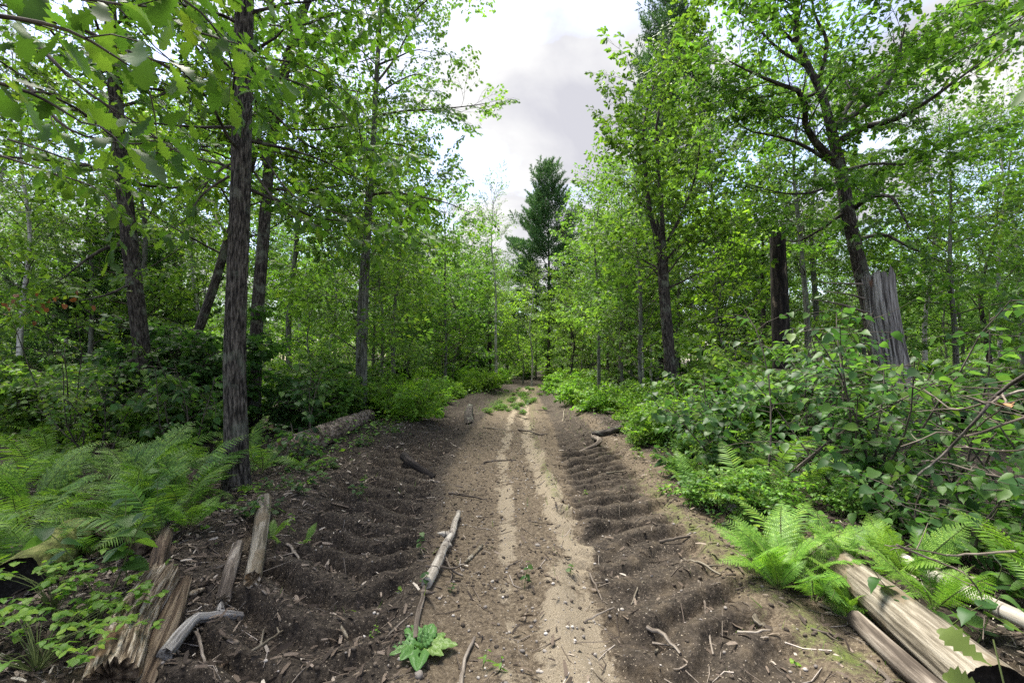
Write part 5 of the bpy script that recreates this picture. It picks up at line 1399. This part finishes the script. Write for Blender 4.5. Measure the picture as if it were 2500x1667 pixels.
log('small_log', 'thin weathered log lying against the track side of the big log', [gxy(1.80, 1.75, .05), gxy(1.85, 2.2, .05), gxy(1.93, 2.62, .05)], [.052, .05, .045], M_STICK, M_BROWN, 602, 20, 10, .12)
log('birch_log', 'thin white birch log lying behind the big sawn log', [gxy(2.62, 2.15, .07), gxy(2.60, 2.6, .06), gxy(2.6, 3.2, .05)], [.042, .04, .036], M_WSTICK, M_BROWN, 603, 16, 8, .05)
log('plank_log', 'weathered splintered log among the comb-like ferns', [gxy(2.25, 4.0, .06), gxy(2.1, 4.6, .07), gxy(1.95, 5.2, .05)], [.055, .05, .04], M_SNAG, M_ROT, 604, 18, 12, .2, jag=.12)
log('rotten_log', 'broken reddish rotten log under the hazels, right', [gxy(2.9, 6.4, .1), gxy(3.3, 6.6, .12), gxy(3.8, 6.6, .1)], [.12, .14, .1], M_BROWN, M_BROWN, 605, 18, 10, .3, jag=.15)
log('bark_log', 'fallen log with rough scaly bark, left of the track', [gxy(-3.15, 6.35, .14), gxy(-3.25, 8.0, .17), gxy(-3.45, 11.0, .16)], [.19, .185, .15], M_LOGB, M_ROT, 606, 30, 26, .22, zf=2.2, step=.06)
log('splintered_slab', 'thick splintered pale slab of rotten log, bottom left', [gpt(270, 1690, .06), gpt(318, 1560, .07), gpt(388, 1432, .08)], [.095, .105, .09], M_ROT, M_BROWN, 607, 64, 46, .30, flat=.0, jag=.07, zf=.25)
log('rotten_log', 'brown decaying log lying right against the splintered slab', [gpt(345, 1700, .03), gpt(400, 1570, .04), gpt(445, 1450, .05)], [.05, .06, .04], M_BROWN, M_BROWN, 608, 44, 34, .35, jag=.1, zf=.3)
log('small_log', 'small pale log lying in litter left of the blackened piece', [gpt(545, 1462, .035), gpt(562, 1400, .04), gpt(580, 1345, .04)], [.040, .042, .038], M_STICK, M_ROT, 609, 18, 10, .15, jag=.03)
log('charred_log', 'upright-looking pale log piece with a blackened middle', [gpt(618, 1425, .04), gpt(632, 1350, .05), gpt(645, 1245, .07)], [.05, .055, .06], M_PALE, M_ROT, 610, 22, 12, .2, jag=.06)
log('rotten_log', 'short brown rotten branch above the splintered slab', [gpt(372, 1440, .05), gpt(388, 1380, .06), gpt(405, 1325, .07)], [.05, .045, .04], M_BROWN, M_ROT, 611, 18, 12, .3, jag=.08)
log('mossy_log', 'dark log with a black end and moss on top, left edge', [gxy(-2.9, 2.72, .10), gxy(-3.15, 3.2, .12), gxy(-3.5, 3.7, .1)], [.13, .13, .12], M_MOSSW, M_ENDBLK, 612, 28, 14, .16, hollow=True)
log('bark_log', 'half-buried brown log behind the dark log end', [gxy(-2.6, 3.3, .05), gxy(-3.0, 3.55, .06), gxy(-3.5, 3.9, .05)], [.06, .07, .06], M_BROWN, M_BROWN, 613, 18, 10, .2)
log('charred_log', 'dark charred log stub lying in the left litter', [gpt(985, 1130, .09), gpt(1020, 1150, .05), gpt(1060, 1160, .02)], [.06, .05, .03], M_CHAR, M_BDARK, 614, 16, 10, .15)
log('tree_root', 'dark twisted root on the right edge of the track', [gpt(1445, 1075, .05), gpt(1475, 1062, .08), gpt(1515, 1052, .06)], [.05, .06, .05], M_BDARK, M_BDARK, 615, 16, 10, .3)
log('bent_branch', 'curved pale bone-like branch end beside the dark root', [gpt(1412, 1110, .03), gpt(1440, 1103, .04), gpt(1448, 1075, .08)], [.03, .045, .045], M_STICK, M_ROT, 616, 14, 8, .12)
log('tree_stump', 'small dark broken stump on the left bank', [gpt(1146, 1026, -.05), gpt(1144, 1020, .08), gpt(1147, 1016, .2)], [.13, .11, .08], M_BDARK, M_BDARK, 617, 16, 10, .25, jag=.12, cat='stump')
log('dead_sapling', 'bare brown dead stem standing at the right edge', [gxy(1.69, 1.5, -.05), np.array([1.69, 1.5, .5]), np.array([1.70, 1.5, .93])], [.016, .013, .012], M_BROWN, M_BROWN, 618, 12, 8, .1, cat='stem')
def lie(a, b, d, r0):
    """a snapped stick lying on the soil: nearly straight, kinked once"""
    p, q, m_ = G(*a), G(*d), G(*b)
    k = p * .5 + q * .5; k[:2] = k[:2] * .45 + m_[:2] * .55
    u = np.linspace(0, 1, 7)[:, None]; hi = 0
    for t in u[:, 0]:
        x = p + (q - p) * t; hi = max(hi, gz(x[0], x[1]) - x[2])
    for v in (p, q, k): v[2] += r0 * .6
    k[2] = (p[2] + q[2]) / 2 + min(hi, .03)
    return [p, p * .5 + k * .5, k, k * .5 + q * .5, q]
def stick(label, pts, r0, r1, mat, seed, side=0, name='stick', group=None, n=10):
    rs = np.random.default_rng(seed); pts = resample(np.asarray(pts, float), n); base = pts[0].copy(); pts = pts - base; pts[1:-1] += rs.normal(size=(n - 2, 3)) * min(r0 * .35, .004)
    mb = MB(); tube(mb, pts, np.linspace(r0, r1, n), 7, cap0=True, cap1=True, disp=bark_disp(6, .18, seed, 3))
    for k in range(side):
        i = int(rs.integers(2, n - 1)); d = frame(pts[i - 1], pts[i]); sd2 = np.cross(d, [0, 0, 1.]) * rs.choice([-1, 1])
        tube(mb, limb_path(rs, pts[i], d * .6 + sd2 + [0, 0, .25], rs.uniform(.06, .25), 0, .15, 4), np.linspace(r1 * 1.3, .0015, 4), 4)
    o = obj(name, mb.mesh(name, mat, smooth=True), None, tuple(base)); return tag(o, label, 'stick', group)
stick('pale peeled birch stick lying along the left side of the track middle', [gpt(1120, 1262, .05), gpt(1102, 1318, .05), gpt(1080, 1362, .045), gpt(1062, 1405, .04), gpt(1042, 1437, .035)], .022, .036, M_WSTICK, 701, 2)
stick('thin grey branch running from the birch stick to the plantain', [gpt(1040, 1432, .02), gpt(1027, 1480, .02), gpt(1018, 1520, .025), gpt(1016, 1568, .02)], .010, .016, M_STICK, 702, 1)
stick('brown stick crossing the foot of the birch stick', [gpt(1040, 1400, .05), gpt(1085, 1402, .05), gpt(1130, 1412, .02)], .009, .007, M_STICK, 703, 1)
stick('forked dark twig right of the birch stick', [gpt(1085, 1372, .05), gpt(1100, 1395, .03), gpt(1110, 1405, .02)], .008, .005, M_STICK, 704, 2)
stick('grey stick lying at the bottom right of the plantain', [gpt(1158, 1562, .015), gpt(1138, 1610, .02), gpt(1125, 1690, .015)], .008, .012, M_STICK, 705)
stick('thick grey branch pointing to the rut, bottom left', [gpt(400, 1640, .03), gpt(490, 1568, .04), gpt(588, 1515, .03)], .035, .026, M_SNAG, 706, 1)
STK = [((1705, 1420), (1722, 1490), (1745, 1540), (1742, 1600), .009, 'bent brown stick in the right rut'), ((1840, 1485), (1850, 1505), (1858, 1520), (1868, 1535), .017, 'short pale wood piece right of the bent brown stick'),
       ((1800, 1545), (1830, 1547), (1850, 1545), (1880, 1540), .008, 'stick lying across the lower end of the bent one'), ((1440, 1400), (1446, 1430), (1455, 1450), (1470, 1465), .006, 'thin dark twig at the left rim of the right rut'),
       ((1570, 1420), (1562, 1440), (1552, 1455), (1541, 1475), .006, 'thin pale twig in the middle of the right rut'), ((1580, 1515), (1605, 1560), (1640, 1600), (1662, 1632), .012, 'dark scaly stick at the bottom of the right rut'),
       ((1670, 1365), (1710, 1378), (1740, 1390), (1760, 1405), .012, 'pale stick at the outer edge of the right rut'), ((1610, 1325), (1640, 1330), (1660, 1332), (1685, 1335), .014, 'short thick stick piece in the right rut'),
       ((1425, 1520), (1450, 1520), (1475, 1517), (1500, 1512), .006, 'thin stick on the sandy patch, right'), ((1180, 1130), (1210, 1125), (1235, 1125), (1260, 1122), .014, 'stick lying across the middle of the track'),
       ((1265, 1050), (1290, 1058), (1310, 1060), (1325, 1064), .02, 'larger branch across the track before the bend'), ((1180, 1045), (1205, 1048), (1220, 1050), (1235, 1052), .016, 'pale stick across the left strip of the track'),
       ((1480, 1156), (1500, 1155), (1515, 1152), (1530, 1148), .014, 'pale stick lying across the treads of the right rut'), ((1060, 1070), (1085, 1078), (1100, 1085), (1115, 1092), .016, 'stick on the left shoulder beside the rut'),
       ((1050, 1182), (1080, 1180), (1105, 1184), (1130, 1190), .012, 'thin dark stick across the left rut'), ((1095, 1205), (1130, 1214), (1160, 1218), (1190, 1220), .012, 'thin dark stick reaching into the track middle'),
       ((1080, 1222), (1076, 1232), (1078, 1240), (1080, 1248), .010, 'short upright twig by the left rut'), ((560, 1620), (620, 1600), (660, 1580), (690, 1550), .008, 'pale forked twig at the bottom of the left rut'),
       ((700, 1330), (712, 1345), (722, 1355), (735, 1365), .012, 'short bark-brown stick in the left litter'), ((640, 1500), (665, 1480), (680, 1465), (695, 1440), .008, 'dark twig at the edge of the left rut'),
       ((470, 1540), (480, 1570), (492, 1600), (500, 1640), .010, 'grey twig between the brown log and the thick branch'), ((440, 1530), (450, 1550), (462, 1565), (478, 1570), .010, 'small bent twig right of the brown decaying log'),
       ((400, 1320), (440, 1300), (470, 1290), (500, 1280), .010, 'grey stick under the ferns'), ((375, 1265), (420, 1262), (440, 1262), (470, 1262), .008, 'thin stick lying below the large upright fern'),
       ((45, 1300), (75, 1312), (95, 1320), (120, 1328), .016, 'silvery stick at the left edge under the ferns'), ((280, 1465), (300, 1475), (320, 1485), (340, 1500), .022, 'short brown stick left of the splintered slab'),
       ((1950, 1455), (1985, 1460), (2010, 1462), (2040, 1470), .006, 'thin twig beside the fern on the right edge'), ((1980, 1535), (2010, 1545), (2030, 1550), (2060, 1562), .008, 'stick left of the thin weathered log'),
       ((2120, 1620), (2150, 1650), (2180, 1670), (2200, 1690), .012, 'splinter below the thin weathered log'), ((1870, 1360), (1885, 1360), (1895, 1359), (1905, 1358), .015, 'whitish stick end by the bright lacy fern'),
       ((1530, 1040), (1545, 1045), (1560, 1050), (1580, 1060), .018, 'grey branch on the right bank'), ((1300, 1002), (1320, 1005), (1340, 1008), (1350, 1010), .02, 'small log piece by the bend'),
       ((1370, 1045), (1375, 1030), (1372, 1015), (1378, 1000), .02, 'pale curved branch standing on the right bank')]
for i, (a, b, c, d, r0, lab) in enumerate(STK): stick(lab, lie(a, b, d, r0), r0, r0 * .6, M_PALE if 'pale' in lab or 'whitish' in lab else M_STICK, 720 + i, int(i % 3 == 0) + (2 if 'forked' in lab or 'larger' in lab else 0))
# bare dead branches on the right
DB = [([(2640, 860), (2520, 905), (2440, 960), (2390, 1020), (2310, 1100), (2240, 1160)], 2.6, .012, 'thick bare branch slanting down from the right edge', 6),
      ([(2640, 930), (2500, 955), (2400, 985), (2330, 1000), (2255, 950)], 2.8, .010, 'thin pale bare branch arching left over the thicket', 6),
      ([(2600, 880), (2470, 940), (2440, 1000), (2370, 1050)], 2.7, .009, 'pale bare twig forking below the arching branch', 8),
      ([(2640, 1090), (2550, 1092), (2450, 1100), (2330, 1090)], 2.9, .010, 'straight grey bare branch near the right edge', 7),
      ([(2640, 1010), (2500, 1020), (2380, 1060), (2280, 1060), (2200, 1090)], 3.3, .012, 'dark bare branch deep in the thicket', 9),
      ([(2600, 1180), (2420, 1160), (2330, 1135), (2250, 1125)], 3.4, .012, 'lowest dark bare branch in the thicket', 9),
      ([(2480, 1345), (2360, 1352), (2280, 1348), (2200, 1335), (2160, 1330)], 2.6, .007, 'thin pale twig lying level behind the big sawn log', 3),
      ([(2190, 1330), (2290, 1370), (2360, 1400), (2400, 1470), (2400, 1560)], 2.3, .006, 'thin drooping grey twig over the slanting ferns', 3)]
for i, (ps, yd, r0, lab, sd_) in enumerate(DB): stick(lab, wp(ps, yd, [(.1 * ((j * 7 + i) % 5) - .2) for j in range(len(ps))]), r0, r0 * .35, M_BDARK if i == 0 else M_STICK, 770 + i, sd_, 'bare_branch', n=16)
dl = thing('dead_leaf', 'curled brown dead leaf caught on the bare branches, right', 'leaf', tuple(P(2470, 990, 2.55)))
V, T = LF_MAPLE; V = V.copy(); V[:, 2] += .5 * V[:, 0] ** 2 * 2 - .4 * (V[:, 1] - .5) ** 2
mb = MB(); mb.add(V * .10, tris=T); obj('blade', mb.mesh('blade', chip_mat('dead_leaf', [(0, (.24, .13, .06)), (1, (.34, .2, .1))]), smooth=True, bk=False), dl)
tb = MB(); tube(tb, [(0, 0, 0), (0, -.03, .03), (.01, -.04, .07)], [.002, .0015, .001], 4); obj('leaf_stalk', tb.mesh('leaf_stalk', M_TWIG), dl)
# a pale chip of wood on the track
def chip(label, u0, v0, u1, v1, w, name='wood_chip', mat=M_PALE, seed=1):
    a, b = gpt(u0, v0, .012), gpt(u1, v1, .018); rs = np.random.default_rng(seed); d = b - a; s = np.cross(d, [0, 0, 1.]); s /= np.linalg.norm(s); n = 8; V, Q = [], []
    for i in range(n):
        t = i / (n - 1); ww = w * (1 - .6 * abs(2 * t - 1) ** 3) * rs.uniform(.75, 1.1)
        for sg, h in ((-1, 0), (-.5, .012), (.5, .014), (1, .0)): V.append(a + d * t + s * sg * ww + np.array([0, 0, h + rs.uniform(0, .004)]) - a)
    for i in range(n - 1):
        for j in range(3): Q.append((i * 4 + j, i * 4 + j + 1, (i + 1) * 4 + j + 1, (i + 1) * 4 + j))
        Q.append((i * 4 + 3, i * 4, (i + 1) * 4, (i + 1) * 4 + 3))
    Q += [(0, 1, 2, 3), ((n - 1) * 4 + 3, (n - 1) * 4 + 2, (n - 1) * 4 + 1, (n - 1) * 4)]
    mb = MB(); mb.add(V, quads=Q); return tag(obj(name, mb.mesh(name, mat), None, tuple(a)), label, 'wood chip')
chip('whitish flat wood chip lying right of the birch stick', 1135, 1378, 1178, 1336, .022)
chip('pale wood chip in the treads of the left rut', 832, 1562, 850, 1552, .012, seed=2)
chip('pale wood chips beside the dark scaly stick', 1600, 1600, 1606, 1585, .010, seed=3)
chip('tan splinter lying on the reddish litter, bottom left', 480, 1480, 575, 1500, .014, mat=M_ROT, seed=4)
chip('large pale splinter right of the splintered slab', 400, 1460, 500, 1430, .03, mat=M_ROT, seed=5)
chip('brown splinter at the bottom of the left litter', 420, 1640, 560, 1590, .02, mat=M_BROWN, seed=6)

# stones
def rock_verts(rs):
    f = (1 + 5 ** .5) / 2
    V = np.array([(-1, f, 0), (1, f, 0), (-1, -f, 0), (1, -f, 0), (0, -1, f), (0, 1, f), (0, -1, -f), (0, 1, -f), (f, 0, -1), (f, 0, 1), (-f, 0, -1), (-f, 0, 1)], float); V /= np.linalg.norm(V[0])
    F = [(0, 11, 5), (0, 5, 1), (0, 1, 7), (0, 7, 10), (0, 10, 11), (1, 5, 9), (5, 11, 4), (11, 10, 2), (10, 7, 6), (7, 1, 8), (3, 9, 4), (3, 4, 2), (3, 2, 6), (3, 6, 8), (3, 8, 9), (4, 9, 5), (2, 4, 11), (6, 2, 10), (8, 6, 7), (9, 8, 1)]
    return V, np.array(F)
def subdiv(V, F):
    V = list(map(tuple, V)); c = {}; out = []
    def mid(a, b):
        k = (min(a, b), max(a, b))
        if k not in c:
            m = (np.array(V[a]) + np.array(V[b])) / 2; V.append(tuple(m / np.linalg.norm(m))); c[k] = len(V) - 1
        return c[k]
    for a, b, d in F:
        e, f, g = mid(a, b), mid(b, d), mid(d, a); out += [(a, e, g), (b, f, e), (d, g, f), (e, f, g)]
    return np.array(V), np.array(out)
RV, RF = rock_verts(None); RV2, RF2 = subdiv(RV, RF)
SMESH = []
for i in range(5):
    rs = np.random.default_rng(800 + i); v = RV2 * (1 + .35 * (fbm(RV2[:, 0] * 1.6 + 3 * i, RV2[:, 1] * 1.6, RV2[:, 2] * 1.6, 9, 2) - .5))[:, None] * [1, rs.uniform(.7, .95), rs.uniform(.5, .7)]
    mb = MB(); mb.add(v, tris=RF2); SMESH.append(mb.mesh('stone', M_STONE, smooth=True, bk=False))
STN = [(1082, 1575, .028, 'pale rounded stone half under the plantain'), (1022, 1650, .03, 'brownish stone below the plantain'), (1312, 1332, .022, 'dark grey stone on the sandy strip'), (1232, 1672, .022, 'round stone at the bottom edge of the track'),
       (1297, 1530, .013, 'small whitish stone left of the sandy patch'), (1330, 1590, .014, 'grey stone at the edge of the sandy patch'), (1202, 1420, .015, 'pale stone right of the birch stick foot'), (1290, 1385, .012, 'pale pebble beside the seedling in the middle'),
       (1185, 1482, .014, 'orange-brown stone in the left middle'), (1519, 1505, .014, 'yellowish stone at the rim of the right rut'), (1772, 1518, .014, 'smooth tan stone in the right rut'), (1275, 1590, .016, 'stone in the pebble row at the bottom'),
       (1130, 1392, .013, 'light stone between chip and birch stick'), (1452, 1598, .012, 'white stone right of the sandy patch'), (1645, 1300, .016, 'pale stone on the outer treads'), (1697, 1325, .014, 'stone beside the outer treads')]
for i, (u, v, r0, lab) in enumerate(STN):
    o = obj('stone', SMESH[i % 5], None, tuple(gpt(u, v, r0 * .25))); o.scale = (r0,) * 3; o.rotation_euler = (0, 0, i * 1.7); tag(o, lab, 'stone')

# ------------------------------------------------------------------ litter nobody could count
def scatter_pts(n, x0, x1, y0, y1, w, seed, pw=1.6):
    rs = np.random.default_rng(seed); x = rs.uniform(x0, x1, n); y = y0 + (y1 - y0) * rs.random(n) ** pw; k = rs.random(n) < w(x, y); return x[k], y[k], rs
def lay(tpl, x, y, s, rs, tilt=.35, lift=.006, asp=(1, 1)):
    n = len(x); a = rs.uniform(0, 6.283, n); z = ground_h(x, y) + lift * rs.random(n) + .002
    d = np.stack([np.cos(a), np.sin(a), rs.normal(size=n) * tilt * .5], 1); up = np.array([0, 0, 1.]) + rs.normal(size=(n, 3)) * tilt
    return put(tpl, basis(d, up), np.stack([x, y, z], 1), s)
bark_t = (np.array([[-.16, 0, 0], [.14, .05, 0], [.2, .55, .05], [.10, 1, 0], [-.12, .92, .02], [-.2, .4, .06]]), np.array([[0, 1, 2], [0, 2, 5], [5, 2, 3], [5, 3, 4]]))
litw = lambda x, y: np.clip(sm(.5, -.4, track_edge(x, y)) * np.where(x < 0, 1.0, .55) + .10 + .25 * sm(-.2, -1.2, x - tcen(y)) * sm(.3, .6, fbm(x * 1.5, y * 1.5, 0, 88, 2)), 0, 1)
x, y, rs = scatter_pts(95000, -5.5, 4.5, 1.7, 12, litw, 901, 1.9)
V, T = lay((bark_t[0] * [.62, 1, 1], bark_t[1]), x, y, .012 + .075 * rs.random(len(x)) ** 2.4, rs, .5, .025)
mb = MB(); mb.add(V, tris=T); tag(obj('leaf_litter', mb.mesh('leaf_litter', M_CHIP, bk=False)), 'brown bark chips and leaf litter on the forest floor', 'litter', None, 'stuff')
mb = MB(); x, y, rs = scatter_pts(8500, -4.5, 4, 1.7, 14, lambda x, y: np.clip(.25 + .75 * sm(.6, -.2, track_edge(x, y)), 0, 1), 902, 1.7)
for i in range(len(x)):
    L = rs.uniform(.04, .22) * (1 if rs.random() < .85 else 2); a = rs.uniform(0, 6.28); dx, dy = math.cos(a) * L / 2, math.sin(a) * L / 2
    xs = np.array([x[i] - dx, x[i] + rs.normal() * .1 * L, x[i] + dx]); ys_ = np.array([y[i] - dy, y[i] + rs.normal() * .1 * L, y[i] + dy]); r0 = rs.uniform(.0015, .005)
    tube(mb, np.stack([xs, ys_, np.full(3, 0.)], 1), [r0, r0 * .9, r0 * .5], 3)
TV = np.concatenate(mb.V); TV[:, 2] += ground_h(TV[:, 0], TV[:, 1]) + .004; mb.V = [TV]; mb.B = [TV]
tag(obj('twig_litter', mb.mesh('twig_litter', M_TWIGS, bk=False)), 'small broken twigs strewn over track and forest floor', 'litter', None, 'stuff')
pebw = lambda x, y: np.clip(.9 * np.exp(-((x - tcen(y) - .25) / .55) ** 2) + .12, 0, 1) * sm(-.2, .4, track_edge(x, y))
x, y, rs = scatter_pts(7000, -2.6, 2.6, 1.7, 12, pebw, 903, 1.8)
z = ground_h(x, y); s = .003 + .012 * rs.random(len(x)) ** 3; dd = rs.normal(size=(len(x), 3)) * [1, 1, .2]
V, T = put((RV * [1, .8, .6], RF), basis(dd, np.array([0, 0, 1.])), np.stack([x, y, z + s * .2], 1), s)
mb = MB(); mb.add(V, tris=T); tag(obj('gravel', mb.mesh('gravel', M_STONE, bk=False)), 'loose pebbles strewn along the middle of the track', 'gravel', None, 'stuff')
# clods of turned soil
clodw = lambda x, y: np.clip(sm(-.3, .3, track_edge(x, y)) * (.15 + 1.0 * sm(.45, .7, fbm(x * 1.8, y * 1.8, 0, 33, 2))) * (1 - .7 * sand_mask(x, y)) * (1 - .6 * (1 - sm(.4, .6, np.minimum(np.abs(rut_dx(x, y)[0]), np.abs(rut_dx(x, y)[1]))))), 0, 1)
x, y, rs = scatter_pts(26000, -3.0, 2.8, 1.7, 12, clodw, 905, 1.8)
z = ground_h(x, y); s = .003 + .017 * rs.random(len(x)) ** 3.2; dd = rs.normal(size=(len(x), 3)) * [1, 1, .4]
V, T = put((RV * [1, .8, .65], RF), basis(dd, np.array([0, 0, 1.])), np.stack([x, y, z + s * .15], 1), s)
V += (rng.random(V.shape) - .5) * .004
M_CLOD = chip_mat('soil_clods', [(0, (.035, .027, .02)), (.6, (.07, .055, .04)), (1, (.13, .105, .078))])
mb = MB(); mb.add(V, tris=T); tag(obj('soil_clods', mb.mesh('soil_clods', M_CLOD, bk=False)), 'crumbled clods of turned soil on the track', 'soil', None, 'stuff')
# ground cover of small leaves
gcw = lambda x, y: sm(.15, -.5, track_edge(x, y)) * (.06 + .94 * sm(.40, .58, fbm(x * .8, y * .8, 0, 44, 3))) * np.where((x < -1.2) & (y < 4.6), .30, 1) * np.where((x < -1.5) & (y < 3.4) & (x > -2.9), .12, 1)
x, y, rs = scatter_pts(60000, -16, 14, 2.0, 26, gcw, 906, 1.2)
hgt = rs.random(len(x)) * (.06 + .28 * sm(3, 8, y)); n = len(x)
a = rs.uniform(0, 6.28, n); d = np.stack([np.cos(a), np.sin(a), rs.uniform(-.5, .4, n)], 1)
V, T = put(LF_ROUND, basis(d, np.array([0, 0, 1.]) + rs.normal(size=(n, 3)) * .25), np.stack([x, y, ground_h(x, y) + hgt + .01], 1), rs.uniform(.03, .075, n) * (1 + .5 * sm(6, 14, y)))
mb = MB(); mb.add(V, tris=T); tag(obj('ground_cover', mb.mesh('ground_cover', M_FERN, bk=False)), 'low green ground cover under the trees', 'ground cover', None, 'stuff')
# thin grass along the edges and in the middle
gw = lambda x, y: np.clip(np.exp(-((x - tcen(y) - 1.85) / .35) ** 2) * .9 + .5 * np.exp(-((x - tcen(y) - .65) / .12) ** 2) * sm(3, 5, y) + .6 * moss_at(x, y) + .06, 0, 1)
def moss_at(x, y): return sm(12, 15, y) * (1 - sm(22, 26, y)) * np.clip(1.3 - np.abs(x - tcen(y) + .5), 0, 1)
x, y, rs = scatter_pts(9000, -2.2, 3, 1.8, 24, lambda x, y: gw(x, y) * (.15 + .85 * sm(.45, .6, fbm(x * 3, y * 3, 0, 66, 2))), 907, 1.3)
n = len(x); d = rs.normal(size=(n, 3)) * .45 + [0, 0, 1]
V, T = put((np.array([[-.03, 0, 0], [.03, 0, 0], [.02, .55, .06], [-.02, .55, .06], [0, 1, .25]]), np.array([[0, 1, 2], [0, 2, 3], [3, 2, 4]])), basis(d, rs.normal(size=(n, 3))), np.stack([x, y, ground_h(x, y)], 1), rs.uniform(.03, .10, n) * (1 + .8 * sm(9, 14, y)))
mb = MB(); mb.add(V, tris=T); tag(obj('grass', mb.mesh('grass', M_GRASS, bk=False)), 'sparse thin grass along the track edges', 'grass', None, 'stuff')
print('OBJECTS', len(S.objects), 'TRIS', sum(len(m.polygons) for m in bpy.data.meshes if m.users))
